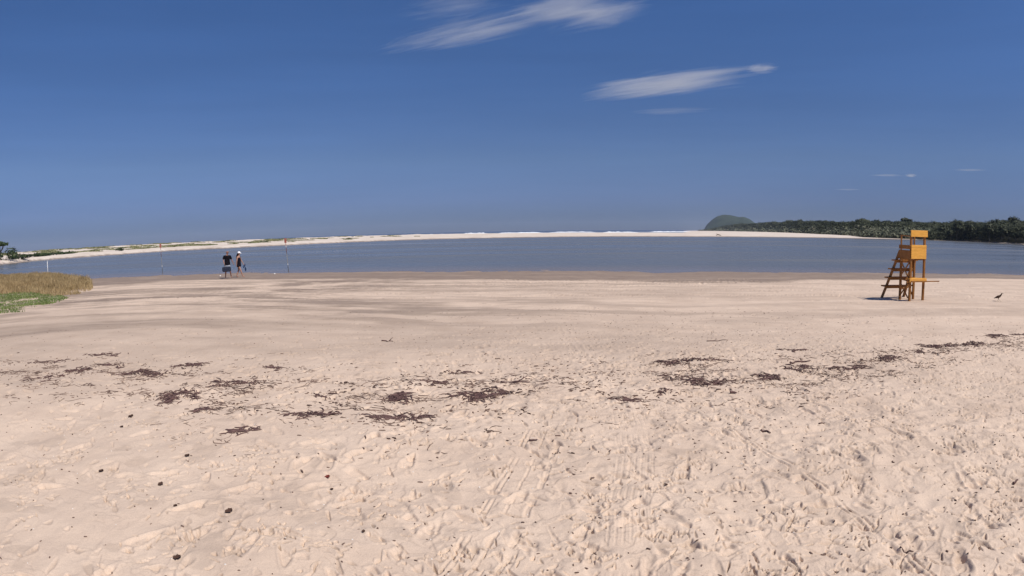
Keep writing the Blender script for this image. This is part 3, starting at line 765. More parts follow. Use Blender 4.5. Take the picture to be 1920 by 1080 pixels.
# ------------------------------------------------------------------ grass patch at the left
def blades(rs, poly, n, hmin, hmax, w, mat, name, lean=.25, zone=None):
    poly = np.array(poly); mn, mx = poly.min(0), poly.max(0); P = []
    while len(P) < n:
        q = mn + rs.random((n, 2)) * (mx - mn); ins = np.zeros(n, bool); j_ = len(poly) - 1
        for i in range(len(poly)):
            xi, yi = poly[i]; xj, yj = poly[j_]
            c = ((yi > q[:, 1]) != (yj > q[:, 1])) & (q[:, 0] < (xj - xi) * (q[:, 1] - yi) / (yj - yi + 1e-12) + xi)
            ins ^= c; j_ = i
        if zone is not None: ins &= zone(q, rs)
        P += list(q[ins])
    P = np.array(P[:n]); zz = np.array([gz(a_, b_) for a_, b_ in P])
    th = rs.uniform(0, 2 * np.pi, n); h = rs.uniform(hmin, hmax, n) * (.45 + .55 * sstep(-21.6, -26.5, P[:, 0]) if hmax > .2 else 1) * (.72 + .9 * (fbm(P[:, 0] / 1.5, P[:, 1] / 1.5, 5, 3) + .32)); ln = rs.normal(0, lean, n) ; l2 = rs.normal(0, lean, n)
    b0 = np.stack([P[:, 0], P[:, 1], zz - .03], -1); wd = np.stack([np.cos(th), np.sin(th), 0 * th], -1) * w
    mid_ = b0 + np.stack([ln * h * .3, l2 * h * .3, h * .55], -1); tp = b0 + np.stack([ln * h, l2 * h, h], -1)
    VV = np.stack([b0 - wd, b0 + wd, mid_ + wd * .8, mid_ - wd * .8, tp + wd * .25, tp - wd * .25], 1).reshape(-1, 3)
    i0 = np.arange(n)[:, None] * 6
    FF = np.concatenate([i0 + np.array([0, 1, 2, 3]), i0 + np.array([3, 2, 4, 5])], 0)
    return np_mesh(name, VV, FF, mat)
rs = np.random.default_rng(77)
reed_poly = [(-42, 34), (-29.7, 24.4), (-27.1, 24.9), (-22.9, 22.6), (-21.7, 23.3), (-23.6, 26.8), (-26.5, 30), (-31.5, 35.5), (-38, 41), (-50, 49), (-60, 49)]
o = blades(rs, reed_poly, 34000, .12, .40, .014, MAT['reed'], 'dry_reeds', .25, lambda q, r_: fbm(q[:, 0] / 1.3, q[:, 1] / 1.3, 12, 3) > -.22 - .5 * sstep(-23.5, -27, q[:, 0]))
tag(o, 'brown dry reeds between the green grass and the water at the left', 'reeds', kind='stuff')
green_poly = [(-42, 34), (-31, 24.6), (-27.1, 25.2), (-22.6, 22.8), (-20.6, 21.5), (-19.3, 19.2), (-17.4, 16.3), (-17.6, 15.4), (-20, 14.6), (-26, 12), (-40, 16)]
o = blades(rs, green_poly, 60000, .03, .12, .016, MAT['green'], 'green_grass', .5, lambda q, r_: fbm(q[:, 0] / 2.0, q[:, 1] / 2.0, 8, 3) > -.38 + .5 * (q[:, 0] > -18.8))
tag(o, 'short green grass in front of the brown reeds at the left', 'grass', kind='stuff')

# ------------------------------------------------------------------ wrack line: seaweed clumps
def clump(x, y, w, d, n, seed, rot, lab, tight=1.0, group='dark seaweed clumps along the wrack line'):
    rs = np.random.default_rng(seed); mb = MB()
    ca, sa = math.cos(rot), math.sin(rot)
    ns = max(3, int(4 + 9 * w)); subs = [((i_ + .5) / ns * .9 - .45 + rs.normal(0, .03), rs.normal(0, .20), rs.uniform(.06, .12), rs.uniform(.3, 1)) for i_ in range(ns)]
    wts = np.array([q[3] for q in subs]); wts /= wts.sum(); n = int(n * .95); d = d * 1.7
    for k in range(n):
        sb = subs[int(rs.choice(ns, p=wts))]
        q = (sb[0] + rs.normal(0, sb[2]), sb[1] + rs.normal(0, sb[2] * 1.6)) if rs.random() < .93 else (rs.normal(0, .3), rs.normal(0, .3))
        cx, cy = x + ca * q[0] * w - sa * q[1] * d, y + sa * q[0] * w + ca * q[1] * d
        L = rs.uniform(.04, .14) * (1.0 if rs.random() < .85 else 2.0); th = rot + rs.normal(0, .9); kap = rs.normal(0, 9)
        px_, py_ = cx - math.cos(th) * L / 2, cy - math.sin(th) * L / 2
        pts = []; m_ = 6; lift = rs.uniform(0, .018 if n > 60 else .008); rad = rs.uniform(.002, .007)
        for i in range(m_):
            t = i / (m_ - 1)
            pts.append((px_, py_, gz(px_, py_) + rad * .6 + lift * math.sin(math.pi * t)))
            px_ += math.cos(th) * L / (m_ - 1); py_ += math.sin(th) * L / (m_ - 1); th += kap * L / (m_ - 1)
        mb.tube(pts, [rad * .5, rad, rad * 1.1, rad, rad * .8, rad * .3], 4)
    o = mb.build('seaweed_clump', MAT['weed']); tag(o, lab, 'seaweed', group)
CL = [ # x, y, width, depth, twigs, rotation, label
 (-7.393, 7.012, .7, .3, 40, .1, 'thin seaweed wisps at the far left end of the wrack line'),
 (-6.202, 6.541, .36, .30, 80, .1, 'compact dark seaweed tuft in the left wrack, left of the longest dark one'),
 (-4.950, 6.527, .62, .24, 130, .1, 'long dense dark seaweed clump, darkest of the left wrack'),
 (-5.888, 6.952, .5, .2, 45, .05, 'small flat seaweed clump just above the compact tuft on the left'),
 (-4.606, 7.140, .42, .26, 75, -.1, 'dark seaweed clump up and right of the longest left one'),
 (-6.331, 5.901, .6, .3, 45, .3, 'sparse seaweed strands, nearest at the left end of the wrack'),
 (-6.729, 7.761, .75, .2, 50, 0, 'thin long seaweed streak, farthest of the left wrack'),
 (-3.653, 5.473, .44, .30, 150, .5, 'large tangled seaweed clump lowest of the dark left group'),
 (-3.156, 5.050, .22, .14, 28, .7, 'small seaweed curl just below the large tangled left clump'),
 (-3.362, 6.273, .60, .24, 70, .25, 'brown grey seaweed patch right of the large tangled left clump'),
 (-3.183, 7.135, .24, .14, 26, .2, 'small isolated seaweed sprig above the brown grey patch'),
 (-2.364, 4.450, .30, .09, 45, .75, 'narrow seaweed strand slanting on pale sand, nearest to the viewer on the left'),
 (-1.899, 5.024, .46, .16, 75, .15, 'crumbly dark seaweed row left of the middle, below the small leafy sprig'),
 (-2.031, 5.752, .16, .10, 18, .3, 'small leafy dark sprig left of the middle of the wrack'),
 (-1.178, 5.742, .24, .24, 120, .3, 'dense dark seaweed ball just left of the middle'),
 (-0.953, 5.084, .30, .16, 50, .6, 'seaweed tuft directly below the dense ball left of the middle'),
 (-1.216, 5.011, .30, .10, 36, .1, 'flat seaweed streak below and left of the dense ball'),
 (-0.913, 6.504, .42, .22, 36, 0, 'pale thin seaweed scatter above and right of the dense ball'),
 (-0.688, 7.117, .60, .14, 26, .1, 'thin seaweed line on the flat sand farthest up in the middle'),
 (-0.325, 5.885, .55, .26, 170, .62, 'largest dark seaweed clump in the middle, slanting up to the right'),
 (2.378, 7.480, .95, .18, 120, -.04, 'long flat dark seaweed clump right of the middle, topmost of its pair'),
 (2.190, 6.434, .85, .42, 140, -.35, 'wide tangled seaweed clump right of the middle, lower of its pair'),
 (3.073, 6.357, .32, .26, 90, -.4, 'compact purplish seaweed clump right of the wide tangled one'),
 (1.147, 5.613, .30, .14, 40, .4, 'small seaweed row between the middle and the wide tangled clump'),
 (1.590, 5.910, .32, .12, 28, 0, 'faint seaweed streak touching the left end of the wide tangled clump'),
 (3.750, 6.779, .5, .22, 70, .1, 'loose seaweed clump right of the compact purplish one'),
 (4.327, 6.602, .65, .20, 75, -.25, 'long strands of seaweed halfway along the right part of the wrack'),
 (5.366, 6.873, .50, .26, 85, -.1, 'dark seaweed clump where the right wrack starts to climb'),
 (6.430, 7.234, .50, .26, 55, 0, 'brown seaweed clump before the two densest ones on the right'),
 (7.135, 7.678, .85, .28, 130, -.1, 'dense dark seaweed clump on the right, left one of two'),
 (7.829, 7.612, .75, .30, 120, .1, 'dense dark seaweed clump on the right, right one of two'),
 (9.146, 8.124, .70, .22, 90, .15, 'dark seaweed strip climbing towards the right edge'),
 (9.936, 8.196, .50, .22, 50, .1, 'last seaweed strip at the right edge of the view'),
 (4.312, 8.011, .45, .12, 34, -.1, 'thin curved seaweed strand lying above the right wrack'),
]
for i, c in enumerate(CL): clump(*c[:5], 300 + i, c[5], c[6])
# sticks
def stick(x, y, L, rot, rad, lab, fork=False, seed=0):
    rs = np.random.default_rng(seed); mb = MB(); pts = []; th = rot
    px_, py_ = x - math.cos(rot) * L / 2, y - math.sin(rot) * L / 2
    for i in range(9):
        pts.append((px_, py_, gz(px_, py_) + rad * .9)); px_ += math.cos(th) * L / 8; py_ += math.sin(th) * L / 8; th += rs.normal(0, .16)
    mb.tube(pts, [rad * (1 - .07 * i) for i in range(9)], 6)
    if fork:
        p = Vector(pts[5]); t2_ = rot + .8
        mb.tube([p, p + Vector((math.cos(t2_) * L * .2, math.sin(t2_) * L * .2, rad + .02)), p + Vector((math.cos(t2_) * L * .35, math.sin(t2_) * L * .35, .05))], [rad * .7, rad * .5, rad * .25], 5)
    tag(mb.build('stick', MAT['weed'], None, True), lab, 'stick', 'sticks lying on the sand')
stick(.014, 6.501, .34, -.3, .011, 'forked dark stick at the upper right tip of the largest middle seaweed clump', True, 1)
stick(.25, 6.72, .22, .15, .007, 'thin dark stick just right of the forked stick in the middle', False, 2)
stick(-2.149, 9.675, .22, -.1, .011, 'small dark stick with one raised end on the smooth sand above the middle', True, 3)
stick(3.457, 9.248, .38, -.08, .009, 'thin curved stick alone on smooth sand above the long flat seaweed clump', False, 4)
stick(2.95, 7.55, .45, -.22, .008, 'long thin stick right of the long flat seaweed clump', False, 5)
stick(3.95, 7.1, .36, -.12, .014, 'thick short dark stick among the right wrack', False, 6)
stick(2.352, 5.708, .075, -.2, .017, 'stubby black stick just below the wide tangled seaweed clump', False, 7)
stick(2.112, 4.309, .10, -.1, .010, 'short dark curved stick on trampled sand below the stubby black one', False, 8)
stick(2.698, 4.373, .08, .4, .007, 'short slanting brown stick on trampled sand, right of the short curved one', False, 9)
stick(2.092, 2.245, .085, -.25, .007, 'dark twig near the lower right corner beside the wheel tracks', False, 10)
stick(3.511, 2.676, .06, -.1, .012, 'thick black twig close to the right edge in the foreground', False, 11)
stick(0.152, 4.380, .07, -.15, .010, 'short dark stick alone on the sand just right of the middle', False, 12)

# leaves and seed pods
def leaf(x, y, s, rot, mat, lab, curl=.5, name='dry_leaf'):
    V_ = []; F_ = []; n_ = 7
    for i in range(n_):
        t = i / (n_ - 1); wd = math.sin(math.pi * (.08 + .84 * t)) * .42
        for k, q in enumerate((-1, -.4, .4, 1)):
            z = curl * (abs(q) ** 1.5) * .35 * (1 if q > 0 else .6) + .25 * curl * (t - .3) ** 2
            V_.append(((t - .5) * s, q * wd * s * (1 + .35 * math.sin(i * 2.3 + rot * 9 + k)), z * s))
    for i in range(n_ - 1):
        for k in range(3): F_.append((i*4+k, i*4+k+1, i*4+5+k, i*4+4+k))
    V_ = [tuple(v) for v in V_]; nb = len(V_)
    V2_ = [(a_, b_, c_ - .003) for a_, b_, c_ in V_]; F2_ = [tuple(q + nb for q in reversed(f)) for f in F_]
    o = np_mesh(name, V_ + V2_, F_ + F2_, MAT[mat], smooth=True)
    o.location = (x, y, gz(x, y) + .006); o.rotation_euler = (0, -.1, rot)
    tag(o, lab, 'leaf', 'dead leaves lying on the foreground sand')
for (x, y, s, rt, mt, lab) in [
 (-3.080, 3.284, .055, .3, 'leafdry', 'dark dead leaf on smooth sand, leftmost in the foreground'),
 (-2.436, 3.193, .055, 1.2, 'leafdry', 'crumpled dark leaf right of and below the leftmost foreground one'),
 (-1.296, 3.596, .052, .9, 'leafred', 'reddish brown leaf left of centre in the foreground'),
 (-1.209, 3.410, .030, 0, 'leafdry', 'tiny dark leaf just below the reddish one'),
 (-2.512, 3.716, .055, .2, 'leafdry', 'flat grey brown leaf above the crumpled dark one'),
 (-1.734, 2.913, .065, .9, 'leafdry', 'olive grey leaf standing on edge below the reddish one, to its left'),
 (-1.791, 2.341, .060, .4, 'leafdry', 'dark curled leaf near the bottom edge at the left'),
 (-2.115, 2.881, .038, 0, 'leafdry', 'small thin leaf between the crumpled dark leaf and the bottom edge'),
 (-0.849, 2.833, .028, 1.3, 'leafdry', 'tiny upright dark leaf left of the long wheel tracks'),
 (-3.774, 4.643, .07, .8, 'leafdry', 'slanting brown leaf on pale sand below the left wrack line'),
 (-3.632, 4.296, .055, -.2, 'leafdry', 'flat brown leaf just below the slanting one on pale sand')]:
    leaf(x, y, s * .78, rt, mt, lab)

# uncountable bits of bark, shell and straw
rs = np.random.default_rng(99); mb = MB()
def bit(x, y, L, w, th, h):
    z = gz(x, y); c, s = math.cos(th), math.sin(th); b = len(mb.v)
    P = [(-.5*L, -.3*w), (.1*L, -.5*w), (.5*L, -.1*w), (.35*L, .4*w), (-.3*L, .5*w)]
    lo = [(x + c*p - s*q, y + s*p + c*q, z - .002) for p, q in P]; hi = [(x + .8*(c*p - s*q), y + .8*(s*p + c*q), z + h) for p, q in P]
    mb.v += lo + hi; mb.f += [(b+5, b+6, b+7, b+8, b+9)] + [(b+i, b+(i+1) % 5, b+5+(i+1) % 5, b+5+i) for i in range(5)]
for _ in range(9500):
    if rs.random() < .55:
        a = rs.uniform(-58, 58); rb = np.interp(a, [-58, -46, -30, -12, -3, 10, 18, 26, 40, 50, 58], [10.2, 9.2, 7.0, 6.1, 6.3, 6.6, 7.2, 7.2, 8.8, 11.8, 13.2])
        r = rb + rs.normal(0, .85); x, y = pol(a, r)
        if float(fbm(np.array(x / .7), np.array(y / .5), 3, 3)) < .06: continue
        bit(x, y, rs.uniform(.012, .07), rs.uniform(.006, .016), rs.normal(0, .6), rs.uniform(.003, .010))
    else:
        a = rs.uniform(-58, 58); r = rs.uniform(1.9, 16); x, y = pol(a, r)
        if rs.random() > .35 + .65 * float(sstep(-3, 3, np.array(x))): continue
        bit(x, y, rs.uniform(.006, .026) * (1 + r * .06), rs.uniform(.004, .010) * (1 + r * .06), rs.uniform(0, 3.1), rs.uniform(.002, .007))
for _ in range(5200):
    a = rs.uniform(-58, 58); rb = np.interp(a, [-58, -46, -30, -12, -3, 10, 18, 26, 40, 50, 58], [10.0, 8.8, 6.6, 5.9, 6.3, 6.4, 7.0, 7.1, 8.6, 11.6, 13.0])
    if 1.5 < a < 13 and rs.random() < .72: continue
    r = rb + rs.normal(0, .6) * (1.5 if a < -25 else 1); x, y = pol(a, r)
    if float(fbm(np.array(x / .9 + 5), np.array(y / .45), 8, 3)) < .12: continue
    for q_ in range(int(rs.integers(1, 5))):
        px_, py_ = x + rs.normal(0, .05), y + rs.normal(0, .04); th = rs.normal(0, .8); L = rs.uniform(.03, .13) * (1 if rs.random() < .9 else 2.2); kap = rs.normal(0, 7); pts = []; rad = rs.uniform(.0015, .0048)
        for i in range(5):
            pts.append((px_, py_, gz(px_, py_) + rad * .5)); px_ += math.cos(th) * L / 4; py_ += math.sin(th) * L / 4; th += kap * L / 4
        mb.tube(pts, [rad * .5, rad, rad, rad * .9, rad * .4], 3)
tag(mb.build('beach_litter', MAT['debris']), 'countless dark crumbs of bark, straw and seaweed strewn over the sand', 'litter', kind='stuff')

mb = MB(); rs = np.random.default_rng(123)
for _ in range(420):
    a = rs.uniform(-56, 56); r = rs.uniform(2.0, 9.5); x, y = pol(a, r); bit(x, y, rs.uniform(.005, .012), rs.uniform(.004, .009), rs.uniform(0, 3.1), rs.uniform(.002, .005))
MAT['shell'] = noise_mat('white_shell', (.7, .68, .64), (.85, .83, .8), 30, .5)
tag(mb.build('shell_bits', MAT['shell']), 'countless tiny white shell fragments sprinkled over the near sand', 'shell fragments', kind='stuff')

# ------------------------------------------------------------------ driftwood and shells
x, y = pol(20.4, 247); mb = MB()
mb.tube([(-1.1, 0, .1), (-.3, .1, .45), (.5, 0, .3), (1.3, -.1, -.05)], [.10, .22, .2, .08], 8); mb.tube([(-.3, .1, .45), (-.8, .1, .75), (-1.0, .1, .72)], [.12, .08, .04], 6)
o = mb.build('driftwood_log', MAT['wood_drift'], None, True); o.location = (x, y, fz(x, y)); tag(o, 'dark driftwood log alone on the far sand bar in front of the island', 'driftwood')
x, y = -59.5, 47.9; mb = MB()
mb.tube([(-6, -.6, .05), (-3, 0, .22), (0, .1, .24), (2.2, 0, .05)], [.2, .3, .25, .08], 8)
o = mb.build('driftwood_log', MAT['weed'], None, True); o.location = (x, y, 0); o.rotation_euler.z = .75; tag(o, 'dark log lying in the water behind the reeds at the left edge', 'driftwood')
MAT['shell'] = noise_mat('white_shell', (.7, .68, .64), (.85, .83, .8), 30, .5)
for (x, y, lab) in [(-16.687, 38.542, 'white shell on the wet sand just left of the nearer beach pole'), (-20.786, 37.839, 'white shell on the wet sand just left of the walking man')]:
    mb = MB(); V_ = []; 
    for i in range(5):
        for k in range(12):
            t = 2 * math.pi * k / 12; q = 1 - i / 5; rr_ = .06 * math.sin(math.pi / 2 * (q ** .7)) * (1 + .08 * (k % 2))
            V_.append((math.cos(t) * rr_, math.sin(t) * rr_ * .75, .06 * (1 - q) ** .6))
    F_ = [(i*12+k, i*12+(k+1) % 12, i*12+12+(k+1) % 12, i*12+12+k) for i in range(4) for k in range(12)] + [tuple(48 + k for k in range(12))]
    mb.add(V_, F_); o = mb.build('shell', MAT['shell'], None, True); o.location = (x, y, gz(x, y)); tag(o, lab, 'shell')

# ------------------------------------------------------------------ beach poles
MAT['pole_red'] = noise_mat('faded_red_paint', (.30, .085, .06), (.40, .13, .10), 6, .6)
MAT['pole_grey'] = noise_mat('weathered_pole', (.10, .10, .10), (.24, .23, .22), 5, .8)
MAT['pole_white'] = noise_mat('white_paint', (.55, .55, .55), (.75, .75, .74), 6, .6)
def pole(x, y, H, lean, panel, lab):
    z0 = gz(x, y) if rel(np.array(x), np.array(y)) < 1 else -.3
    root = empty('beach_pole', (x, y, 0)); L = Vector((lean * math.cos(math.atan2(x, y)), -lean * math.sin(math.atan2(x, y)), 0))
    P = lambda h: L * (h / H) + Vector((0, 0, h))
    def seg(n, a, b, r, m): q = MB(); q.tube([P(a), P((a + b) / 2), P(b)], [r, r * .96, r * .93], 8); return q.build(n, MAT[m], root, True)
    if panel:
        seg('pole', -.5, H * .55, .028, 'pole_grey')
        seg('painted_section', H * .55, H * .98, .022, 'pole_red')
        seg('white_band', H * .72, H * .78, .028, 'pole_white'); seg('white_band', H * .20, H * .24, .034, 'pole_white')
        q = MB(); c = P(H - .17); rt = Vector((math.cos(math.atan2(x, y)), -math.sin(math.atan2(x, y)), 0))
        q.bar(c - rt * .085, c + rt * .085, .04, .34, .01)
        q.build('warning_panel', MAT['pole_red'], root)
    else:
        seg('pole', -.5, H, .045, 'pole_white'); seg('pole_cap', H, H + .06, .06, 'pole_white')
    tag(root, lab, 'pole')
pole(-31.04, 45.26, 2.55, -.10, True, 'thin pole with faded red panel in the shallows, left of the walkers')
pole(-16.81, 41.55, 2.52, -.17, True, 'thin leaning pole with red panel in the shallows, right of the walkers')
pole(-50.14, 48.87, 1.45, .0, False, 'short plain whitish pole standing behind the brown reeds')

# ------------------------------------------------------------------ lifeguard chair
gx, gy = 13.06, 15.96
ch = empty('lifeguard_chair', (gx, gy, gz(gx, gy)), R(-2.2))
tag(ch, 'tall yellow orange wooden lifeguard chair with ladder, standing on the sand at the right', 'lifeguard chair')
ch.scale = (1, 1, .90)
W, D_ = .68, .58; PM = MAT['paint']
def part(name, fn, mat=None, parent=ch):
    mat = mat or (PM if name in ('headboard', 'front_panel', 'footboard') else MAT['paint_shaded'])
    q = MB(); fn(q); return q.build(name, mat, parent)
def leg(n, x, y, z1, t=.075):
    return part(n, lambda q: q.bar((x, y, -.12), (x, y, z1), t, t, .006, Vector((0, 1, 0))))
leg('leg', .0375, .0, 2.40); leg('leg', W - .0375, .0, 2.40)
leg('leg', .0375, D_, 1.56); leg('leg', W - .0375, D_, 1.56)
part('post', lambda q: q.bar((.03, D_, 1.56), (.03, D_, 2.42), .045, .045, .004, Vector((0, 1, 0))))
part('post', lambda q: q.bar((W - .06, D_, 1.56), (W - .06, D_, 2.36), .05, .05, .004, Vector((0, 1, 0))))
part('headboard', lambda q: q.box(-.02, W + .05, -.075, -.04, 2.36, 2.60))
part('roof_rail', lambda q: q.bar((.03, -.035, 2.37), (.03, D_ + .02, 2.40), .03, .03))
part('front_panel', lambda q: (q.box(-.0, W + .0, -.072, -.04, 1.555, 1.955), q.box(-.0, W + .0, -.074, -.042, 1.962, 2.065)))
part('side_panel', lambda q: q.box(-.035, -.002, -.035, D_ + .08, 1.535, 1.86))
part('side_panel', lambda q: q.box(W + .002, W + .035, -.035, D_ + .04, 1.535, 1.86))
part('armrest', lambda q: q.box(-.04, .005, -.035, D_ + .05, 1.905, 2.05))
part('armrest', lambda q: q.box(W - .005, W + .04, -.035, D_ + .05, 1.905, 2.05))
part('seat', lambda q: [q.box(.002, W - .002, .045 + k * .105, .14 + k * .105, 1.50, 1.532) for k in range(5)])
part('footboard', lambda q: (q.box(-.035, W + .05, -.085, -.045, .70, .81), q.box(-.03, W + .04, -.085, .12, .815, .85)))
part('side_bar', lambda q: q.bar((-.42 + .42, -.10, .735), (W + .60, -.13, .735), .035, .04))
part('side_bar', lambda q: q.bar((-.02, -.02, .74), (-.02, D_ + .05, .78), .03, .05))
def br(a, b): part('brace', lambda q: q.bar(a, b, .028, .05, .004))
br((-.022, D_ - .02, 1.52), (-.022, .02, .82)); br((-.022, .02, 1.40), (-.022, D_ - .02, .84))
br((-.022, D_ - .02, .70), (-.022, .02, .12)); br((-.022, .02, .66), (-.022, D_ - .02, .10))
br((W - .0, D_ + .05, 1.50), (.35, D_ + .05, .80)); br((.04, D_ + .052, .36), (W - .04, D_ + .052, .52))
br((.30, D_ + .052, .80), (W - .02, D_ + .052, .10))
# ladder, wider than the chair
YB = 1.45
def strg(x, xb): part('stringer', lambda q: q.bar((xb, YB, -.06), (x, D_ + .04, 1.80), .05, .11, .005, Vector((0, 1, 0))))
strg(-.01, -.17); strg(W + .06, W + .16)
for k, z in enumerate((.44, .78, 1.12, 1.46)):
    t = z / 1.80; y_ = YB + (D_ - YB) * t; xo = -.17 + .17 * t
    part('tread', lambda q: q.box(xo - .18, W + .24 - .10 * t, y_ - .13, y_ + .10, z - .025, z + .025))
    part('tread_support', lambda q: q.box(xo - .10, W + .16 - .10 * t, y_ - .12, y_ - .08, z - .09, z - .028), MAT['paint_shaded'])

# ------------------------------------------------------------------ skinned figures
def skin(name, nodes, edges, mat, parent=None, sub=2, root=0):
    me = bpy.data.meshes.new(name + '_frame'); me.from_pydata([n[:3] for n in nodes], edges, []); me.update()
    o = bpy.data.objects.new(name + '_frame', me); col.objects.link(o)
    m = o.modifiers.new('skin', 'SKIN'); m.use_smooth_shade = True; m.branch_smoothing = .4
    for i, nd in enumerate(nodes):
        sv = me.skin_vertices[0].data[i]; rr_ = nd[3]; sv.radius = rr_ if isinstance(rr_, tuple) else (rr_, rr_); sv.use_root = (i == root)
    s = o.modifiers.new('sub', 'SUBSURF'); s.levels = sub; s.render_levels = sub
    bpy.context.view_layer.update()
    ev = o.evaluated_get(bpy.context.evaluated_depsgraph_get()); nm = bpy.data.meshes.new_from_object(ev)
    bpy.data.objects.remove(o); bpy.data.meshes.remove(me)
    nm.name = name; nm.materials.clear(); nm.materials.append(mat)
    for p in nm.polygons: p.use_smooth = True
    r_ = bpy.data.objects.new(name, nm); col.objects.link(r_)
    if parent: r_.parent = parent
    return r_
def hand(nodes, edges, wrist, dirv, side):
    w = Vector(nodes[wrist][:3]); d = Vector(dirv).normalized(); s = Vector(side).normalized(); th = d.cross(s)
    p = len(nodes); nodes.append((*(w + d * .045), .024)); edges.append((wrist, p))
    for k, L in enumerate((.065, .075, .07, .055)):
        o_ = (k - 1.5) * .019; b = len(nodes)
        nodes.append((*(w + d * .088 + s * o_), .0095)); nodes.append((*(w + d * (.088 + L * .55) + s * o_ + th * .008), .0085)); nodes.append((*(w + d * (.088 + L * .9) + s * o_ + th * .026), .007))
        edges += [(p, b), (b, b+1), (b+1, b+2)]
    b = len(nodes); nodes.append((*(w + d * .045 - s * .035 + th * .01), .011)); nodes.append((*(w + d * .082 - s * .048 + th * .02), .009)); edges += [(p, b), (b, b+1)]
SK = noise_mat('skin', (.28, .145, .105), (.36, .19, .14), 6, .55)
SK2 = noise_mat('tanned_skin', (.36, .20, .145), (.44, .25, .185), 6, .55)
def cloth(name, c, c2=None): return noise_mat(name, c, c2 or tuple(min(1, v * 1.5 + .004) for v in c), 9, .95, .4, 60, spec=.08)

def human(root, J, skinmat, headm):
    """J: joint positions; one continuous body with face features"""
    n, e = [], []
    def add(p, r, prev=None):
        n.append((*p, r)); i = len(n) - 1
        if prev is not None: e.append((prev, i))
        return i
    pel = add(J['pel'], (.145, .10)); wa = add(J['waist'], (.125, .09), pel); chs = add(J['chest'], (.155, .105), wa)
    ub = add(J['up'], (.13, .085), chs); nk = add(J['neck'], .052, ub)
    h1 = add(J['jaw'], (.062, .072), nk); h2 = add(J['head'], (.080, .095), h1); h3 = add(J['crown'], (.062, .075), h2)
    for s in ('l', 'r'):
        sh_ = add(J['sh' + s], .056, ub); el_ = add(J['el' + s], .040, sh_); wr_ = add(J['wr' + s], .026, el_)
        d = Vector(J['wr' + s]) - Vector(J['el' + s]); hand(n, e, wr_, d, (0.25, 1, 0))
        hp = add(J['hip' + s], .088, pel); kn = add(J['kn' + s], .056, hp); cf = add(tuple(Vector(J['kn' + s]).lerp(Vector(J['an' + s]), .3)), .054, kn)
        an = add(J['an' + s], .034, cf); ft = add(J['to' + s], (.036, .022), an)
    body = skin('body', n, e, skinmat, root)
    F_ = Vector(J['face']).normalized(); hd = Vector(J['head'])
    q = MB(); c = hd + F_ * .10; q.tube([c + Vector((0, 0, .03)), c + F_ * .018 - Vector((0, 0, .005)), c - Vector((0, 0, .012))], [.006, .012, .009], 6)
    q.build('nose', skinmat, root, True)
    sd_ = Vector((-F_.y, F_.x, 0))
    for k in (-1, 1):
        q = MB(); c = hd + sd_ * .082 * k; q.tube([c + Vector((0, 0, .03)), c + sd_ * .012 * k, c - Vector((0, 0, .03))], [.008, .014, .008], 6); q.build('ear', skinmat, root, True)
        q = MB(); c = hd + F_ * .088 + sd_ * .032 * k + Vector((0, 0, .018)); q.tube([c - sd_ * .012, c, c + sd_ * .012], [.003, .008, .003], 6); q.build('eye', headm, root, True)
    q = MB(); c = hd + F_ * .088 - Vector((0, 0, .045)); q.tube([c - sd_ * .022, c + F_ * .004, c + sd_ * .022], [.003, .006, .003], 6); q.build('mouth', headm, root, True)
    return body
DK = cloth('dark_detail', (.03, .015, .012))
# the man: local x = to the right of the view, y = away from the viewer
gx, gy = -18.10, 34.0
man = empty('person', (gx, gy, gz(gx, gy)), R(27.6))
tag(man, 'bald man in black t-shirt and pale grey shorts walking on the wet sand', 'person', 'couple walking by the water')
J = dict(pel=(0, 0, .93), waist=(0, 0, 1.08), chest=(.005, 0, 1.28), up=(.01, 0, 1.42), neck=(.02, -.01, 1.52), jaw=(.03, -.03, 1.585), head=(.035, -.03, 1.66), crown=(.035, -.02, 1.735),
         shl=(-.19, 0, 1.42), ell=(-.255, -.02, 1.16), wrl=(-.20, -.14, .93), shr=(.20, 0, 1.41), elr=(.30, .03, 1.16), wrr=(.40, .06, .93),
         hipl=(-.10, 0, .86), knl=(-.12, -.06, .50), anl=(-.16, .06, .10), tol=(-.15, -.10, .03), hipr=(.10, 0, .86), knr=(.17, .02, .49), anr=(.22, .18, .09), tor=(.27, .04, .03), face=(.35, -.93, 0))
human(man, J, SK, DK)
tee = cloth('black_cotton', (.006, .005, .008))
skin('t_shirt', [(0, 0, .80, (.215, .16)), (0, 0, .92, (.21, .155)), (0, 0, 1.08, (.195, .145)), (.005, 0, 1.28, (.205, .145)), (.01, 0, 1.41, (.165, .118)), (.015, -.005, 1.475, (.07, .07)), (-.19, 0, 1.42, .085), (-.245, -.015, 1.20, .078), (.20, 0, 1.41, .085), (.275, .02, 1.19, .078)],
     [(0, 1), (1, 2), (2, 3), (3, 4), (4, 5), (4, 6), (6, 7), (4, 8), (8, 9)], tee, man)
sho = cloth('pale_grey_cotton', (.26, .27, .31), (.42, .43, .47))
skin('shorts', [(0, 0, 1.0, (.17, .13)), (0, 0, .88, (.19, .14)), (-.10, 0, .78, .13), (-.118, -.05, .48, .12), (.10, 0, .78, .13), (.158, .015, .48, .12)], [(0, 1), (1, 2), (2, 3), (1, 4), (4, 5)], sho, man)
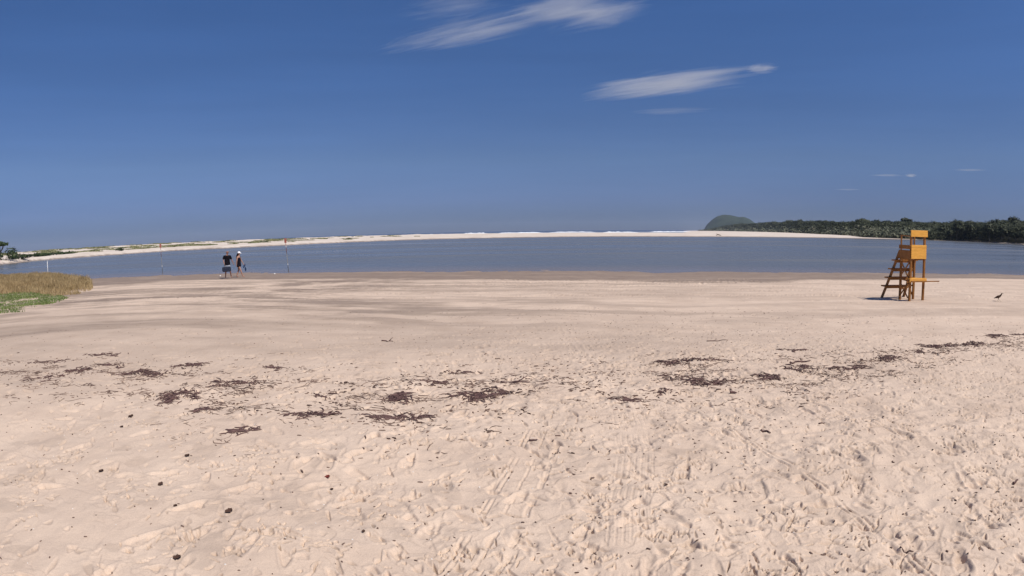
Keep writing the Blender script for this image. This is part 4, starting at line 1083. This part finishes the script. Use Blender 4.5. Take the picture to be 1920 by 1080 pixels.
# bag carried in front of his legs
bagc = cloth('dark_blue_fabric', (.018, .022, .04), (.045, .052, .08))
bag = empty('bag', (0, 0, 0)); bag.parent = None
Mx = Matrix.Translation(man.location) @ Matrix.Rotation(R(27.6), 4, 'Z')
bag.matrix_world = Mx @ Matrix.Translation((-.06, -.24, .44))
q = MB(); q.bar((-.29, 0, .15), (.29, 0, .15), .22, .30, .05); q.build('bag_body', bagc, bag)
q = MB(); q.bar((-.27, 0, .315), (.27, 0, .315), .19, .035, .012); q.build('bag_lid', cloth('grey_blue_lid', (.10, .12, .16)), bag)
for yy in (-.09, .09):
    q = MB(); q.tube([(-.17, yy, .28), (-.13, yy * .4, .45), (-.11, yy * .1, .50), (-.09, yy * .4, .45), (.0, yy, .28)], .011, 6); q.build('handle', bagc, bag, True)
tag(bag, 'wide dark blue bag the bald man carries in front of his legs', 'bag')
# the woman
gx, gy = -17.72, 34.9
wom = empty('person', (gx, gy, gz(gx, gy)), R(27.6))
tag(wom, 'long haired woman in white cap and black swimsuit walking right, bare legs', 'person', 'couple walking by the water')
J = dict(pel=(.0, 0, .90), waist=(.01, 0, 1.04), chest=(.02, 0, 1.22), up=(.02, 0, 1.34), neck=(.035, 0, 1.43), jaw=(.06, -.005, 1.49), head=(.065, -.005, 1.56), crown=(.055, 0, 1.63),
         shl=(-.07, -.15, 1.33), ell=(-.12, -.19, 1.08), wrl=(-.14, -.17, .84), shr=(.10, .14, 1.33), elr=(.19, .17, 1.10), wrr=(.30, .12, .90),
         hipl=(-.02, -.085, .84), knl=(.12, -.09, .47), anl=(.24, -.07, .09), tol=(.37, -.09, .03), hipr=(-.0, .085, .84), knr=(-.02, .08, .46), anr=(-.17, .07, .12), tor=(-.05, .07, .03), face=(.93, -.35, 0))
human(wom, J, SK2, DK)
swim = cloth('black_lycra', (.006, .005, .010))
skin('swimsuit', [(0, 0, .66, (.17, .19)), (0, 0, .78, (.18, .20)), (0, 0, .90, (.175, .19)), (.01, 0, 1.04, (.155, .165)), (.02, 0, 1.20, (.165, .175)), (.02, 0, 1.34, (.12, .13))], [(0, 1), (1, 2), (2, 3), (3, 4), (4, 5)], swim, wom)
hairm = cloth('dark_brown_hair', (.018, .010, .008))
skin('hair', [(.04, 0, 1.60, (.088, .092)), (.0, 0, 1.52, (.075, .085)), (-.045, .0, 1.40, (.085, .11)), (-.06, -.02, 1.27, (.075, .11)), (-.06, -.02, 1.12, (.04, .07))], [(0, 1), (1, 2), (2, 3), (3, 4)], hairm, wom)
capm = cloth('white_cotton', (.78, .78, .80), (.86, .86, .88))
cap = empty('cap', (0, 0, 0)); cap.parent = wom
q = MB(); V_ = []; F_ = []
for i in range(6):
    for k in range(16):
        t = 2 * math.pi * k / 16; el_ = i / 5 * math.pi / 2 * .98
        V_.append((.055 + .108 * math.cos(t) * math.cos(el_), .102 * math.sin(t) * math.cos(el_), 1.585 + .115 * math.sin(el_)))
for i in range(5):
    for k in range(16): F_.append((i*16+k, i*16+(k+1) % 16, i*16+16+(k+1) % 16, i*16+16+k))
F_.append(tuple(80 + k for k in range(16))); q.add(V_, F_); q.build('cap_crown', capm, cap, True)
q = MB(); V_ = []; F_ = []
for lay in (0, .008):
    for i in range(3):
        for k in range(9):
            t = R(-62 + 124 * k / 8); rr_ = .104 + .045 * i * math.cos(R(-62 + 124 * k / 8) * .9)
            V_.append((.055 + rr_ * math.cos(t), rr_ * math.sin(t) * .96, 1.588 - .012 * i + lay))
for lay in (0, 27):
    for i in range(2):
        for k in range(8): F_.append((lay+i*9+k, lay+i*9+k+1, lay+i*9+10+k, lay+i*9+9+k))
q.add(V_, F_); q.build('cap_brim', capm, cap, True)
# blue flip flops dangling from her hand
blue = noise_mat('blue_rubber', (.01, .03, .08), (.02, .05, .13), 10, .6)
Mw = Matrix.Translation(wom.location) @ Matrix.Rotation(R(27.6), 4, 'Z')
for (dx, dz, tl, lab) in [(.37, .72, .5, 'upper blue flip flop hanging from the hand of the woman'), (.45, .50, -.1, 'lower blue flip flop hanging from the hand of the woman')]:
    o = empty('flip_flop', (0, 0, 0)); o.matrix_world = Mw @ Matrix.Translation((dx, .10, dz)) @ Matrix.Rotation(tl, 4, 'Y') @ Matrix.Rotation(1.2, 4, 'Z')
    q = MB(); V_ = []
    for z_ in (0, .022):
        for k in range(18):
            t = 2 * math.pi * k / 18; V_.append((z_, .055 * math.sin(t) * (1 + .18 * math.cos(t)), .145 * math.cos(t)))
    q.add(V_, [tuple(range(17, -1, -1)), tuple(range(18, 36))] + [(k, (k+1) % 18, 18 + (k+1) % 18, 18 + k) for k in range(18)])
    q.build('sole', blue, o)
    q = MB(); q.tube([(.022, -.04, -.01), (.05, -.02, .04), (.024, 0, .09), (.05, .02, .04), (.022, .04, -.01)], .007, 5); q.build('strap', blue, o, True)
    tag(o, lab, 'sandal', 'pair of blue flip flops')

# ------------------------------------------------------------------ bird
gx, gy = 17.077, 15.27
bird = empty('shore_bird', (gx, gy, gz(gx, gy)), R(-48))
tag(bird, 'dark brown long legged shore bird standing on the sand at the right', 'bird')
feath = noise_mat('brown_feathers', (.045, .024, .016), (.10, .055, .035), 14, .8)
skin('body', [(-.02, 0, .155, (.045, .05)), (.045, 0, .185, (.046, .046)), (.085, 0, .22, (.034, .032)), (.108, 0, .262, (.022, .022)), (.125, 0, .295, (.026, .024)), (.146, 0, .297, (.014, .014)),
              (-.085, 0, .13, (.036, .028)), (-.145, 0, .108, (.024, .014)), (-.20, 0, .09, (.018, .006))],
     [(0, 1), (1, 2), (2, 3), (3, 4), (4, 5), (0, 6), (6, 7), (7, 8)], feath, bird)
MAT['beak'] = noise_mat('horn', (.10, .08, .05), (.16, .12, .07), 10, .5)
q = MB(); q.tube([(.155, 0, .296), (.175, 0, .292), (.20, 0, .284)], [.008, .006, .002], 6); q.build('beak', MAT['beak'], bird, True)
for s in (-1, 1):
    q = MB(); V_ = []
    q.tube([(.05, s * .046, .195), (-.02, s * .058, .175), (-.10, s * .046, .137), (-.17, s * .022, .106)], [.018, .034, .026, .006], 7); q.build('wing', feath, bird, True)
    lx = .015 if s > 0 else .0
    q = MB(); f_ = .05 * s
    q.tube([(lx, s * .02, .13), (lx - .012, s * .02, .075), (lx + .02 + f_, s * .02, .006)], [.010, .0055, .005], 6)
    for t in (-.5, 0, .5): q.tube([(lx + .02 + f_, s * .02, .006), (lx + .02 + f_ + .04 * math.cos(t), s * .02 + .04 * math.sin(t), .003)], [.004, .002], 5)
    q.build('leg', MAT['beak'], bird, True)
    q = MB(); q.tube([(.132, s * .019, .302), (.132, s * .0245, .302)], [.004, .004], 6); q.build('eye', DK, bird, True)

# ------------------------------------------------------------------ clouds (real volumes high above the sea)
def cloud(az, el, alt, wdeg, ddeg, thick, tilt, dens, thr, seed, lab, stretch=(2.7, 6.0, 3.5)):
    dist = (alt - 2.6) / math.tan(R(el)); sl = dist / math.cos(R(el))
    x, y = pol(az, dist); w = sl * math.tan(R(wdeg / 2)); dd = sl * math.tan(R(ddeg / 2)) / max(math.sin(R(el)), .15)
    bm = bmesh.new(); bmesh.ops.create_icosphere(bm, subdivisions=3, radius=1.0)
    me = bpy.data.meshes.new('cloud'); bm.to_mesh(me); bm.free()
    o = bpy.data.objects.new('cloud', me); col.objects.link(o)
    o.location = (x, y, alt); o.scale = (w, dd, thick); o.rotation_euler = (0, 0, R(-az) - tilt)
    m = bpy.data.materials.new('cloud_vapour'); m.use_nodes = True; n = m.node_tree; n.nodes.clear()
    out = n.nodes.new('ShaderNodeOutputMaterial'); pv = n.nodes.new('ShaderNodeVolumePrincipled')
    pv.inputs['Color'].default_value = (1, 1, 1, 1); pv.inputs['Anisotropy'].default_value = 0.0
    tc = n.nodes.new('ShaderNodeTexCoord')
    ln = n.nodes.new('ShaderNodeVectorMath'); ln.operation = 'LENGTH'; n.links.new(tc.outputs['Object'], ln.inputs[0])
    mp = n.nodes.new('ShaderNodeMapping'); mp.inputs['Scale'].default_value = stretch; mp.inputs['Location'].default_value = (seed * 3.7, seed * 1.3, seed)
    mp.inputs['Rotation'].default_value = (0, 0, .25)
    n.links.new(tc.outputs['Object'], mp.inputs[0])
    ns = n.nodes.new('ShaderNodeTexNoise'); ns.inputs['Scale'].default_value = 1.0; ns.inputs['Detail'].default_value = 8; ns.inputs['Roughness'].default_value = .62; ns.inputs['Distortion'].default_value = .7
    n.links.new(mp.outputs[0], ns.inputs['Vector'])
    fo = n.nodes.new('ShaderNodeMapRange'); fo.interpolation_type = 'SMOOTHSTEP'
    fo.inputs['From Min'].default_value = 1.0; fo.inputs['From Max'].default_value = .0; fo.inputs['To Min'].default_value = -.50; fo.inputs['To Max'].default_value = .16
    n.links.new(ln.outputs['Value'], fo.inputs[0])
    ad_ = n.nodes.new('ShaderNodeMath'); ad_.operation = 'ADD'; n.links.new(ns.outputs[0], ad_.inputs[0]); n.links.new(fo.outputs[0], ad_.inputs[1])
    mr = n.nodes.new('ShaderNodeMapRange'); mr.inputs['From Min'].default_value = thr; mr.inputs['From Max'].default_value = thr + .42; mr.inputs['To Max'].default_value = dens * 1.5
    n.links.new(ad_.outputs[0], mr.inputs[0]); n.links.new(mr.outputs[0], pv.inputs['Density'])
    n.links.new(pv.outputs[0], out.inputs['Volume']); me.materials.append(m)
    m.cycles.volume_step_rate = .35
    return tag(o, lab, 'cloud', 'thin white clouds')
cloud(7.4, 21.8, 1500, 32, 9.5, 70, .60, .0085, .42, 1, 'brightest broad white cloud at the top edge of the sky, right of its middle', (2.6, 5.5, 3.0))
cloud(-3.8, 19.8, 1500, 44, 6.0, 50, .62, .0075, .42, 2, 'long streaky white cloud reaching down left from the brightest one at the top')
cloud(-6.0, 22.3, 1500, 24, 5.4, 35, .4, .005, .43, 13, 'faint wispy cloud veil at the top edge above the long streaky one', (2.4, 5.0, 3.0))
cloud(15.6, 14.2, 1300, 40, 5.0, 60, .52, .010, .41, 4, 'lens shaped white cloud, largest of the middle sky', (2.3, 5.5, 3.0))
cloud(25.3, 15.5, 1300, 7.5, 2.0, 45, .25, .009, .40, 5, 'small white puff at the right tip of the lens shaped cloud')
cloud(16.0, 11.6, 1200, 16, 1.5, 24, .1, .0028, .38, 6, 'thin faint streak below the lens shaped cloud')
cloud(37.0, 5.35, 800, 7.5, .6, 26, .0, .0028, .36, 7, 'low thin cloud streak above the woods, left of a tiny puff')
cloud(39.4, 5.35, 800, 2.6, .8, 34, .0, .0040, .34, 8, 'tiny pale puff low in the sky above the lifeguard chair')
cloud(45.2, 5.9, 850, 7.5, .6, 26, .0, .0024, .36, 9, 'low faint streak in the sky right of the lifeguard chair')
cloud(33.2, 4.0, 700, 5.5, .5, 24, .0, .0018, .34, 10, 'very faint low cloud left of the tiny puff, nearest the woods')

# ------------------------------------------------------------------ sea haze
bm = bmesh.new(); bmesh.ops.create_cube(bm, size=2.0)
me = bpy.data.meshes.new('haze'); bm.to_mesh(me); bm.free()
hz = bpy.data.objects.new('haze', me); col.objects.link(hz)
hz.scale = (6400, 6400, 50); hz.location = (0, 0, 46)
m = bpy.data.materials.new('haze'); m.use_nodes = True; n = m.node_tree; n.nodes.clear()
out = n.nodes.new('ShaderNodeOutputMaterial'); pv = n.nodes.new('ShaderNodeVolumePrincipled')
pv.inputs['Color'].default_value = (.62, .74, .95, 1); pv.inputs['Density'].default_value = 6e-5; pv.inputs['Anisotropy'].default_value = 0.0
n.links.new(pv.outputs[0], out.inputs['Volume']); me.materials.append(m)
tag(hz, kind='stuff')
